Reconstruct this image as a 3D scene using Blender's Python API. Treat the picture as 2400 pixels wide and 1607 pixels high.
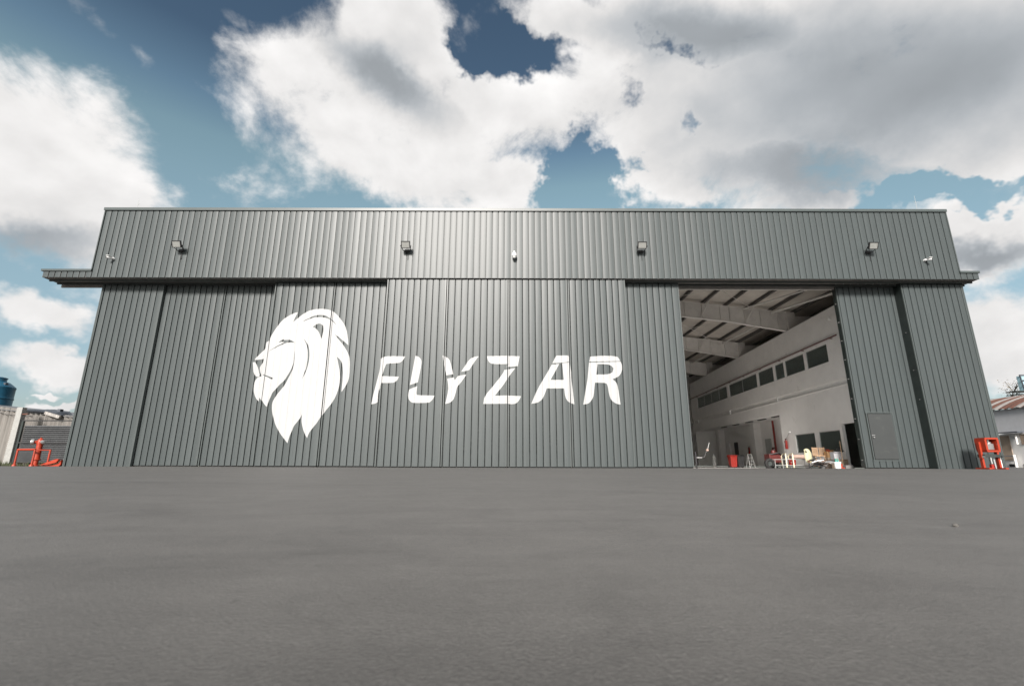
import bpy, bmesh, math, random, json
from mathutils import Vector, Matrix
from mathutils.geometry import delaunay_2d_cdt

for o in list(bpy.data.objects): bpy.data.objects.remove(o)
sc = bpy.context.scene
col = sc.collection
rnd = random.Random(7)

# ------------------------------------------------------------ camera
FPX, PITCH, YAW, ROLL = 1116.9, .2463, .0013, .0028
cam = bpy.data.cameras.new('camera')
cam.sensor_width = 36.0
cam.lens = 36.0 * FPX / 2400
cam.clip_start, cam.clip_end = .03, 3000
cam.dof.use_dof = True
cam.dof.focus_distance = 18.0
cam.dof.aperture_fstop = 5.6
co = bpy.data.objects.new('camera', cam); col.objects.link(co)
fw = Vector((-math.sin(YAW)*math.cos(PITCH), math.cos(YAW)*math.cos(PITCH), math.sin(PITCH)))
rt = Vector((math.cos(YAW), math.sin(YAW), 0)); up = rt.cross(fw)
rt2 = math.cos(ROLL)*rt + math.sin(ROLL)*up; up2 = -math.sin(ROLL)*rt + math.cos(ROLL)*up
co.matrix_world = Matrix(((rt2.x, up2.x, -fw.x, .0222), (rt2.y, up2.y, -fw.y, 0), (rt2.z, up2.z, -fw.z, .2), (0, 0, 0, 1)))
sc.camera = co

# ------------------------------------------------------------ exposure
sc.view_settings.view_transform = 'Standard'
sc.view_settings.look = 'None'
sc.view_settings.gamma = 1
sc.view_settings.use_curve_mapping = False
sc.view_settings.exposure = 0.45
sc.cycles.max_bounces = 16; sc.cycles.diffuse_bounces = 6

# ------------------------------------------------------------ sun, veiled by cloud, behind the camera
SUN_EL = math.radians(28)
sd = bpy.data.lights.new('sun', 'SUN'); sd.energy = 5.0; sd.angle = math.radians(11); sd.color = (1, .935, .885)
so = bpy.data.objects.new('sun', sd); col.objects.link(so)
SUN_AZ = math.radians(9)     # a little to the left behind the camera
sdir = Vector((-math.sin(SUN_AZ)*math.cos(SUN_EL), -math.cos(SUN_AZ)*math.cos(SUN_EL), math.sin(SUN_EL)))
so.rotation_euler = sdir.to_track_quat('Z', 'Y').to_euler(); so.location = (0, -30, 40)

# ------------------------------------------------------------ sky
CL = [[-1.202, 0.753, 0.412, 0.232, 2.429], [-1.058, 0.581, 0.33, 0.145, 2.858], [-0.459, 0.877, 0.316, 0.236, 2.215], [-0.301, 1.06, 0.298, 0.186, 1.671], [-0.308, 0.685, 0.303, 0.107, 2.855], [0.008, 0.853, 0.244, 0.136, 2.96], [-0.148, 0.768, 0.163, 0.137, 2.441], [-0.012, 0.645, 0.142, 0.085, 2.924], [0.628, 1.008, 0.643, 0.429, 3.023], [0.49, 0.722, 0.366, 0.166, 3.063], [1.022, 0.819, 0.508, 0.29, -3.033], [1.283, 1.023, 0.456, 0.33, -2.808], [0.185, 1.116, 0.222, 0.11, -3.128], [1.004, 1.159, 0.373, 0.222, -3.03], [1.1, 0.494, 0.186, 0.074, -3.092], [1.054, 0.267, 0.17, 0.103, -2.985], [-1.06, 0.308, 0.127, 0.047, 3.105], [-0.981, 0.213, 0.119, 0.037, 3.119], [-0.983, 0.163, 0.027, 0.008, 3.12], [-0.944, 0.134, 0.072, 0.011, 3.139], [0.359, 0.618, 0.17, 0.056, -3.13], [0.749, 0.613, 0.2, 0.039, -3.133]]
HO = [[-0.031, 1.054, 0.14, 0.082, 2.771, 0.9], [0.187, 0.646, 0.102, 0.096, -2.774, 0.98], [0.399, 1.075, 0.095, 0.04, 2.577, 0.68], [0.293, 0.962, 0.059, 0.048, 1.388, 0.45], [0.403, 0.817, 0.086, 0.033, 1.406, 0.45], [1.062, 0.586, 0.195, 0.045, 3.056, 1.0]]
WI = [[-1.076, 1.106, 0.171, 0.07, 2.523], [-0.952, 1.012, 0.121, 0.054, 2.31], [-0.669, 1.1, 0.149, 0.056, 2.22], [-0.116, 1.143, 0.112, 0.1, 1.691], [-0.618, 0.719, 0.15, 0.063, 2.477]]
GR = [[-0.325, 0.935, 0.264, 0.086, 2.398], [0.939, 0.931, 0.771, 0.373, -2.967], [0.495, 1.102, 0.396, 0.152, 3.045], [0.708, 0.676, 0.406, 0.126, -3.123], [-1.114, 0.483, 0.261, 0.072, 3.029], [1.091, 0.457, 0.194, 0.042, -3.127]]
def make_world():
    w = bpy.data.worlds.new('World'); sc.world = w; w.use_nodes = True
    nt = w.node_tree; nt.nodes.clear()
    def N(t, **k):
        n = nt.nodes.new(t)
        for a, b in k.items(): setattr(n, a, b)
        return n
    def put(s, v):
        if hasattr(v, 'is_output'): nt.links.new(v, s)
        else: s.default_value = v
    def M(op, a, b=None, c=None, clamp=False):
        n = N('ShaderNodeMath', operation=op); n.use_clamp = clamp; put(n.inputs[0], a)
        if b is not None: put(n.inputs[1], b)
        if c is not None: put(n.inputs[2], c)
        return n.outputs[0]
    def VM(op, a, b=None, out=0):
        n = N('ShaderNodeVectorMath', operation=op); put(n.inputs[0], a)
        if b is not None:
            if op == 'SCALE': put(n.inputs['Scale'], b)
            else: put(n.inputs[1], b)
        return n.outputs[out]
    def smooth(v, a, b, lo=0., hi=1.):
        n = N('ShaderNodeMapRange', interpolation_type='SMOOTHSTEP'); put(n.inputs[0], v)
        n.inputs[1].default_value = a; n.inputs[2].default_value = b; n.inputs[3].default_value = lo; n.inputs[4].default_value = hi
        return n.outputs[0]
    def noise(vec, scale, detail, rough=.55, out='Fac', dist=0.):
        n = N('ShaderNodeTexNoise'); put(n.inputs['Vector'], vec); n.inputs['Scale'].default_value = scale
        n.inputs['Detail'].default_value = detail; n.inputs['Roughness'].default_value = rough; n.inputs['Distortion'].default_value = dist
        return n.outputs[out]
    def mixc(f, a, b, blend='MIX'):
        n = N('ShaderNodeMix', data_type='RGBA', blend_type=blend); put(n.inputs[0], f); put(n.inputs[6], a); put(n.inputs[7], b)
        return n.outputs[2]
    d = N('ShaderNodeTexCoord').outputs['Generated']
    sp = N('ShaderNodeSeparateXYZ'); put(sp.inputs[0], d); X, Y, Z = sp.outputs
    ys = M('MAXIMUM', Y, .08)
    U = M('DIVIDE', X, ys); V = M('DIVIDE', Z, ys)
    cb = N('ShaderNodeCombineXYZ'); put(cb.inputs[0], U); put(cb.inputs[1], V)
    wv = VM('SUBTRACT', noise(d, 3.2, 2, out='Color'), (.5, .5, .5))
    wf = VM('SUBTRACT', noise(d, 12., 4, .65, out='Color'), (.5, .5, .5))
    P = VM('ADD', cb.outputs[0], VM('ADD', VM('SCALE', wv, .20), VM('SCALE', wf, .13)))
    # flatten the puff noise a little, as clouds are seen from below
    sv = VM('MULTIPLY', d, (1., 1., 1.35))
    n3 = noise(sv, 5.0, 9, .60, dist=.2)
    n3b = noise(VM('ADD', sv, (-.012, -.01, .045)), 5.0, 3, .5)
    nlow = noise(sv, 2.3, 2)
    PH = VM('ADD', cb.outputs[0], VM('ADD', VM('SCALE', wv, .26), VM('SCALE', wf, .34)))
    def ell(e, P=P):
        m = N('ShaderNodeMapping', vector_type='TEXTURE'); put(m.inputs[0], P)
        m.inputs['Location'].default_value = (e[0], e[1], 0); m.inputs['Rotation'].default_value = (0, 0, e[4]); m.inputs['Scale'].default_value = (e[2], e[3], 1)
        return VM('LENGTH', m.outputs[0], out=1)
    F = None
    for e in CL:
        f = M('SUBTRACT', 1., ell(e)); F = f if F is None else M('SMOOTH_MAX', F, f, .12)
    F = M('MINIMUM', F, .6)
    for e in HO: F = M('SUBTRACT', F, M('MULTIPLY', smooth(ell(e, PH), 1.6, .1), e[5]))
    F = M('MAXIMUM', F, -1.2)
    # the same broken cloud goes on all round outside the frame
    zp = M('ADD', M('MAXIMUM', Z, 0.), .22)
    cp = N('ShaderNodeCombineXYZ'); put(cp.inputs[0], M('DIVIDE', X, zp)); put(cp.inputs[1], M('DIVIDE', Y, zp))
    gen = M('MULTIPLY', M('SUBTRACT', noise(cp.outputs[0], .95, 4), .44), 5.5)
    gen = M('MINIMUM', gen, .9)
    outm = M('MAXIMUM', smooth(M('ABSOLUTE', U), 1.35, 1.8), smooth(V, 1.2, 1.8))
    outm = M('MAXIMUM', outm, smooth(Y, .3, .1))
    F = M('ADD', M('MULTIPLY', F, M('SUBTRACT', 1., outm)), M('MULTIPLY', gen, outm))
    den = M('ADD', M('MULTIPLY', F, 1.25), M('MULTIPLY', M('SUBTRACT', n3, .475), 3.0))
    alpha = smooth(den, -.16, .55)
    wa = None
    for e in WI:
        f = M('SUBTRACT', 1., ell(e), clamp=True); wa = f if wa is None else M('MAXIMUM', wa, f)
    wa = M('MULTIPLY', smooth(M('ADD', wa, M('MULTIPLY', M('SUBTRACT', n3, .5), 4.0)), .25, 1.3), .5)
    wa = M('MULTIPLY', wa, M('SUBTRACT', 1., outm))
    alpha = M('MAXIMUM', alpha, wa)
    # cloud tone: grey where thick, bright at rims and on the sides facing the light
    g = None
    for e in GR:
        f = M('SUBTRACT', 1.15, ell(e), clamp=True); g = f if g is None else M('MAXIMUM', g, f)
    g = M('MULTIPLY', smooth(g, 0., 1.), M('SUBTRACT', 1., outm))
    g = M('ADD', g, M('MULTIPLY', smooth(gen, .2, 1.2), M('MULTIPLY', outm, .35)))
    relief = M('MULTIPLY', M('MULTIPLY', M('SUBTRACT', n3, n3b), .75), M('SUBTRACT', 1., M('MULTIPLY', g, .65)))
    tone = M('ADD', M('SUBTRACT', .93, M('MULTIPLY', g, .47)), relief)
    tone = M('ADD', tone, M('MULTIPLY', M('SUBTRACT', nlow, .5), .22))
    tone = M('SUBTRACT', tone, smooth(den, .4, 1.6, 0., .07))
    tone = M('MINIMUM', M('MAXIMUM', tone, .36), 1.05)
    ctint = mixc(smooth(tone, .4, .85), (.90, .965, 1.03, 1), (1., .985, .975, 1))
    cc = VM('SCALE', ctint, M('MULTIPLY', tone, 7.1))
    sk = N('ShaderNodeTexSky', sky_type='NISHITA'); sk.sun_disc = False; sk.sun_elevation = SUN_EL; sk.sun_rotation = math.pi+SUN_AZ
    sk.air_density = 1.0; sk.dust_density = 1.2; sk.ozone_density = 1.0
    hs = N('ShaderNodeHueSaturation'); hs.inputs['Saturation'].default_value = .72; hs.inputs['Hue'].default_value = .485
    hs.inputs['Value'].default_value = 1.0
    put(hs.inputs['Color'], sk.outputs[0])
    rp = N('ShaderNodeValToRGB'); put(rp.inputs[0], Z); cr = rp.color_ramp
    stops = ((0., (.50, .52, .54)), (.12, (.50, .54, .55)), (.30, (.63, .71, .68)), (.48, (.68, .79, .73)), (.53, (.66, .78, .72)), (.58, (.47, .59, .63)), (.65, (.27, .35, .42)), (1., (.22, .29, .37)))
    while len(cr.elements) < len(stops): cr.elements.new(.5)
    for el, (p_, c_) in zip(cr.elements, stops): el.position = p_; el.color = (*c_, 1)
    skc = VM('MULTIPLY', hs.outputs[0], VM('SCALE', rp.outputs[0], 1.47))
    res = mixc(alpha, skc, cc)
    bg = N('ShaderNodeBackground'); put(bg.inputs[0], res); bg.inputs[1].default_value = .1
    out = N('ShaderNodeOutputWorld'); nt.links.new(bg.outputs[0], out.inputs[0])
    w.cycles.sampling_method = 'MANUAL'; w.cycles.sample_map_resolution = 512
make_world()

# ------------------------------------------------------------ materials
MATS = {}
def mat(name, c, rough=.6, metal=0., var=.12, vscale=3., bump=0., bscale=40., spec=.5, stretch=None, coat=0., objrand=0., dirt=None):
    """Principled with noise-varied colour (and optional bump), all in world space."""
    m = bpy.data.materials.new(name); m.use_nodes = True; nt = m.node_tree
    b = nt.nodes['Principled BSDF']
    b.inputs['Roughness'].default_value = rough; b.inputs['Metallic'].default_value = metal
    b.inputs['Specular IOR Level'].default_value = spec; b.inputs['Coat Weight'].default_value = coat
    geo = nt.nodes.new('ShaderNodeNewGeometry'); vec = geo.outputs['Position']
    if stretch:
        mp = nt.nodes.new('ShaderNodeMapping'); nt.links.new(vec, mp.inputs[0]); mp.inputs['Scale'].default_value = stretch; vec = mp.outputs[0]
    n = nt.nodes.new('ShaderNodeTexNoise'); n.inputs['Scale'].default_value = vscale; n.inputs['Detail'].default_value = 6; n.inputs['Roughness'].default_value = .62
    nt.links.new(vec, n.inputs['Vector'])
    mr = nt.nodes.new('ShaderNodeMapRange'); mr.inputs[1].default_value = .3; mr.inputs[2].default_value = .7
    mr.inputs[3].default_value = 1-var; mr.inputs[4].default_value = 1+var; nt.links.new(n.outputs['Fac'], mr.inputs[0])
    fac = mr.outputs[0]
    if objrand:
        oi = nt.nodes.new('ShaderNodeObjectInfo'); mo = nt.nodes.new('ShaderNodeMapRange'); mo.inputs[3].default_value = 1-objrand; mo.inputs[4].default_value = 1+objrand
        nt.links.new(oi.outputs['Random'], mo.inputs[0]); mm = nt.nodes.new('ShaderNodeMath'); mm.operation = 'MULTIPLY'
        nt.links.new(fac, mm.inputs[0]); nt.links.new(mo.outputs[0], mm.inputs[1]); fac = mm.outputs[0]
    vs = nt.nodes.new('ShaderNodeVectorMath'); vs.operation = 'SCALE'; vs.inputs[0].default_value = c[:3]; nt.links.new(fac, vs.inputs['Scale'])
    colr = vs.outputs[0]
    if dirt:
        n2 = nt.nodes.new('ShaderNodeTexNoise'); n2.inputs['Scale'].default_value = dirt[1]; n2.inputs['Detail'].default_value = 8; n2.inputs['Roughness'].default_value = .65
        nt.links.new(vec, n2.inputs['Vector'])
        r2 = nt.nodes.new('ShaderNodeMapRange'); r2.inputs[1].default_value = dirt[2]; r2.inputs[2].default_value = dirt[3]; nt.links.new(n2.outputs['Fac'], r2.inputs[0])
        mx = nt.nodes.new('ShaderNodeMix'); mx.data_type = 'RGBA'; nt.links.new(r2.outputs[0], mx.inputs[0]); nt.links.new(colr, mx.inputs[6]); mx.inputs[7].default_value = (*dirt[0], 1)
        colr = mx.outputs[2]
    nt.links.new(colr, b.inputs['Base Color'])
    if bump:
        n3 = nt.nodes.new('ShaderNodeTexNoise'); n3.inputs['Scale'].default_value = bscale; n3.inputs['Detail'].default_value = 5; nt.links.new(vec, n3.inputs['Vector'])
        bp = nt.nodes.new('ShaderNodeBump'); bp.inputs['Strength'].default_value = min(1., bump*20); bp.inputs['Distance'].default_value = bump
        nt.links.new(n3.outputs['Fac'], bp.inputs['Height']); nt.links.new(bp.outputs[0], b.inputs['Normal'])
    MATS[name] = m
    return m

CLAD = (.0525, .0635, .0640)
cm_ = mat('cladding', CLAD, .43, var=.10, vscale=1.6, stretch=(9, 9, .35), bump=.010, bscale=.9, spec=.46, objrand=.06, dirt=((.032, .039, .037), 2.2, .60, .85))
def sheet_tilt(m, amt):
    # no two sheets hang perfectly flat: each one's normal leans a little sideways
    nt = m.node_tree; b = nt.nodes['Principled BSDF']; src = b.inputs['Normal'].links[0].from_socket
    oi = nt.nodes.new('ShaderNodeObjectInfo'); mr = nt.nodes.new('ShaderNodeMapRange'); mr.inputs[3].default_value = -amt; mr.inputs[4].default_value = amt
    nt.links.new(oi.outputs['Random'], mr.inputs[0]); cb = nt.nodes.new('ShaderNodeCombineXYZ'); nt.links.new(mr.outputs[0], cb.inputs[0])
    ad = nt.nodes.new('ShaderNodeVectorMath'); nt.links.new(src, ad.inputs[0]); nt.links.new(cb.outputs[0], ad.inputs[1])
    no = nt.nodes.new('ShaderNodeVectorMath'); no.operation = 'NORMALIZE'; nt.links.new(ad.outputs[0], no.inputs[0]); nt.links.new(no.outputs[0], b.inputs['Normal'])
sheet_tilt(cm_, .032)
mat('trim', (.066, .078, .077), .4, var=.08, stretch=(3, 3, .6))
mat('cap', (.058, .072, .071), .4, var=.08)
mat('darksteel', (.035, .042, .04), .5, var=.25, vscale=4)
mat('soffit', (.20, .19, .18), .6, var=.2, vscale=3)
mat('greendark', (.022, .03, .028), .5, var=.2)
mat('paintwhite', (.39, .395, .395), .5, var=.03, vscale=2, dirt=((.33, .33, .32), 6., .62, .88))
mat('doorflat', (.045, .049, .049), .42, var=.06, bump=.004, bscale=3., dirt=((.07, .075, .07), 2.0, .6, .75))
mat('white', (.80, .80, .79), .5, var=.04)
mat('plaster', (.88, .87, .855), .75, var=.05, vscale=1.2, dirt=((.55, .54, .52), 1.4, .62, .9))
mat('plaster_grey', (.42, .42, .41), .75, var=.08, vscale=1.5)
mat('steelwhite', (.72, .70, .67), .55, var=.08, vscale=2)
mat('insulation', (.62, .58, .53), .8, var=.10, vscale=1.2)
mat('purlin', (.10, .095, .09), .6, var=.15)  # dark grey paints in the shadow side of the purlins
mat('concretefloor', (.74, .73, .71), .45, var=.12, vscale=1.5, bump=.003, bscale=30)
mat('frame', (.42, .43, .42), .4, metal=.3)
mat('black', (.02, .02, .021), .55, var=.2)
mat('rubber', (.018, .018, .018), .8, var=.2)
mat('lens', (.26, .265, .25), .2, var=.15, vscale=18)
mat('orange', (.34, .036, .013), .42, var=.10, vscale=5, dirt=((.20, .03, .015), 9., .56, .8))
mat('redpaint', (.32, .026, .018), .4, var=.10, vscale=6)
mat('pipered', (.24, .03, .022), .5, var=.2)
mat('darkred', (.10, .016, .014), .5, var=.3, vscale=9)
mat('silver', (.52, .52, .51), .32, metal=.85, var=.1)
mat('chrome', (.55, .55, .55), .25, metal=.9)
mat('concretepost', (.31, .31, .295), .8, var=.10, vscale=6, bump=.004)
mat('fibre', (.30, .285, .265), .8, var=.38, vscale=2.2, stretch=(5, 5, .22), dirt=((.20, .17, .15), 2.4, .55, .78))  # strong vertical streaks: dirt, plus corrugation shading put into the colour
mat('galv', (.15, .155, .16), .5, metal=.4, var=.18, vscale=2.5)
mat('tankblue', (.010, .075, .13), .4, var=.15, vscale=2, dirt=((.04, .13, .19), 3.0, .6, .85))
mat('tarp', (.06, .07, .085), .6, var=.3)
mat('tan', (.36, .28, .215), .7, var=.10, vscale=4)
mat('shedwhite', (.84, .83, .81), .65, var=.06, dirt=((.55, .50, .44), 2.2, .62, .9))
mat('shedgrey', (.55, .56, .58), .7, var=.06)
mat('rustsheet', (.27, .25, .235), .75, var=.15)
mat('rust', (.115, .05, .034), .85, var=.25, vscale=5)
mat('glassblue', (.30, .46, .52), .15, var=.05)
mat('wood', (.40, .27, .17), .6, var=.2, vscale=8, stretch=(1, 1, 6))
mat('cardboard', (.42, .25, .12), .75, var=.12)
mat('cream', (.52, .50, .33), .5, var=.08)
mat('creamtube', (.70, .64, .46), .4)
mat('roll', (.42, .30, .25), .8, var=.15)
mat('teal', (.02, .26, .22), .35)
mat('papergrey', (.40, .40, .42), .7)
mat('cloth', (.10, .09, .085), .9, var=.3, vscale=10)
mat('greybox', (.15, .145, .14), .7)
mat('stonegrey', (.12, .115, .105), .9, var=.2, vscale=30)
mat('bark', (.14, .10, .07), .9, var=.2)
mat('leafbrown', (.16, .12, .06), .8, var=.4, vscale=9)
mat('grassblade', (.055, .065, .028), .8, var=.45, vscale=6)
mat('soil', (.17, .15, .12), .95, var=.25, vscale=2.5, bump=.03, bscale=12, dirt=((.07, .085, .035), 1.4, .45, .65))
# lit office lamp
ml = mat('lampglow', (.9, .9, .85), .4)
ml.node_tree.nodes['Principled BSDF'].inputs['Emission Color'].default_value = (1, .97, .9, 1)
ml.node_tree.nodes['Principled BSDF'].inputs['Emission Strength'].default_value = 2.5
# window glass: dark tinted, see-through, reflecting
def glass(name, tint, f):
    m = bpy.data.materials.new(name); m.use_nodes = True; nt = m.node_tree; nt.nodes.clear()
    o = nt.nodes.new('ShaderNodeOutputMaterial'); tr = nt.nodes.new('ShaderNodeBsdfTransparent'); tr.inputs[0].default_value = (*tint, 1)
    gl = nt.nodes.new('ShaderNodeBsdfGlossy'); gl.inputs['Roughness'].default_value = .03; gl.inputs[0].default_value = (.9, .95, .93, 1)
    fr = nt.nodes.new('ShaderNodeFresnel'); fr.inputs[0].default_value = 1.5
    n = nt.nodes.new('ShaderNodeTexNoise'); n.inputs['Scale'].default_value = .8
    mu = nt.nodes.new('ShaderNodeMath'); mu.operation = 'MULTIPLY'; nt.links.new(fr.outputs[0], mu.inputs[0]); mu.inputs[1].default_value = f
    df = nt.nodes.new('ShaderNodeBsdfDiffuse'); df.inputs[0].default_value = (.15, .18, .17, 1); m0 = nt.nodes.new('ShaderNodeMixShader'); m0.inputs[0].default_value = .45
    nt.links.new(tr.outputs[0], m0.inputs[1]); nt.links.new(df.outputs[0], m0.inputs[2])
    mx = nt.nodes.new('ShaderNodeMixShader'); nt.links.new(mu.outputs[0], mx.inputs[0]); nt.links.new(m0.outputs[0], mx.inputs[1]); nt.links.new(gl.outputs[0], mx.inputs[2])
    nt.links.new(mx.outputs[0], o.inputs[0]); MATS[name] = m
glass('pane', (.60, .70, .67), .9)

def asphalt():
    m = bpy.data.materials.new('asphalt'); m.use_nodes = True; nt = m.node_tree; b = nt.nodes['Principled BSDF']
    geo = nt.nodes.new('ShaderNodeNewGeometry'); P = geo.outputs['Position']
    def noise(s, det, r=.6, vec=P, dist=0.):
        n = nt.nodes.new('ShaderNodeTexNoise'); n.inputs['Scale'].default_value = s; n.inputs['Detail'].default_value = det; n.inputs['Roughness'].default_value = r
        n.inputs['Distortion'].default_value = dist; nt.links.new(vec, n.inputs['Vector']); return n.outputs['Fac']
    def rng(v, a, b_, lo, hi):
        n = nt.nodes.new('ShaderNodeMapRange'); nt.links.new(v, n.inputs[0])
        for i, q in enumerate((a, b_, lo, hi)): n.inputs[i+1].default_value = q
        return n.outputs[0]
    def mul(a, b_):
        n = nt.nodes.new('ShaderNodeMath'); n.operation = 'MULTIPLY'; nt.links.new(a, n.inputs[0]); nt.links.new(b_, n.inputs[1]); return n.outputs[0]
    mp = nt.nodes.new('ShaderNodeMapping'); nt.links.new(P, mp.inputs[0]); mp.inputs['Scale'].default_value = (.22, 1.5, 1); mp.inputs['Rotation'].default_value = (0, 0, .25)
    big = rng(noise(.35, 5), .3, .7, .90, 1.10)
    mid = rng(noise(4., 6, .65), .3, .7, .88, 1.12)
    fine = rng(noise(190., 3, .75), .3, .7, .70, 1.30)
    coarse = rng(noise(40., 4, .65), .3, .7, .90, 1.10)
    streak = rng(noise(1.3, 7, .6, mp.outputs[0], .9), .30, .44, .80, 1.0)
    spots = rng(noise(11., 2, .5), .735, .78, 1.0, .55)
    def ridge(scale, vec, wd, lo, dist):     # faint wandering lines: old tyre marks and trowel seams
        a = nt.nodes.new('ShaderNodeMath'); a.operation = 'SUBTRACT'; nt.links.new(noise(scale, 3, .45, vec, dist), a.inputs[0]); a.inputs[1].default_value = .5
        b_ = nt.nodes.new('ShaderNodeMath'); b_.operation = 'ABSOLUTE'; nt.links.new(a.outputs[0], b_.inputs[0])
        return rng(b_.outputs[0], 0., wd, lo, 1.)
    mp2 = nt.nodes.new('ShaderNodeMapping'); nt.links.new(P, mp2.inputs[0]); mp2.inputs['Scale'].default_value = (.35, 1., 1); mp2.inputs['Rotation'].default_value = (0, 0, -.5)
    lines = mul(ridge(.55, mp2.outputs[0], .018, .89, .4), ridge(.9, P, .010, .92, .8))
    blot = rng(noise(.9, 5, .6), .60, .74, 1., .90)
    f = mul(mul(mul(mul(big, mid), mul(fine, coarse)), mul(streak, spots)), mul(lines, blot))
    vs = nt.nodes.new('ShaderNodeVectorMath'); vs.operation = 'SCALE'; vs.inputs[0].default_value = (.0238, .0231, .0222); nt.links.new(f, vs.inputs['Scale'])
    nt.links.new(vs.outputs[0], b.inputs['Base Color'])
    b.inputs['Roughness'].default_value = .62; b.inputs['Specular IOR Level'].default_value = .5; sw = nt.nodes.new('ShaderNodeMath'); sw.operation = 'MULTIPLY'; sw.inputs[1].default_value = .130; nt.links.new(f, sw.inputs[0]); nt.links.new(sw.outputs[0], b.inputs['Sheen Weight']); b.inputs['Sheen Roughness'].default_value = .45; b.inputs['Sheen Tint'].default_value = (.9, .88, .845, 1)
    bp = nt.nodes.new('ShaderNodeBump'); bp.inputs['Strength'].default_value = .55; bp.inputs['Distance'].default_value = .004
    nt.links.new(noise(150., 4, .7), bp.inputs['Height'])
    bp2 = nt.nodes.new('ShaderNodeBump'); bp2.inputs['Strength'].default_value = .12; bp2.inputs['Distance'].default_value = .03
    nt.links.new(noise(2.2, 4, .5, mp.outputs[0], .5), bp2.inputs['Height']); nt.links.new(bp.outputs[0], bp2.inputs['Normal'])
    nt.links.new(bp2.outputs[0], b.inputs['Normal'])
    MATS['asphalt'] = m
asphalt()

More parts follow.
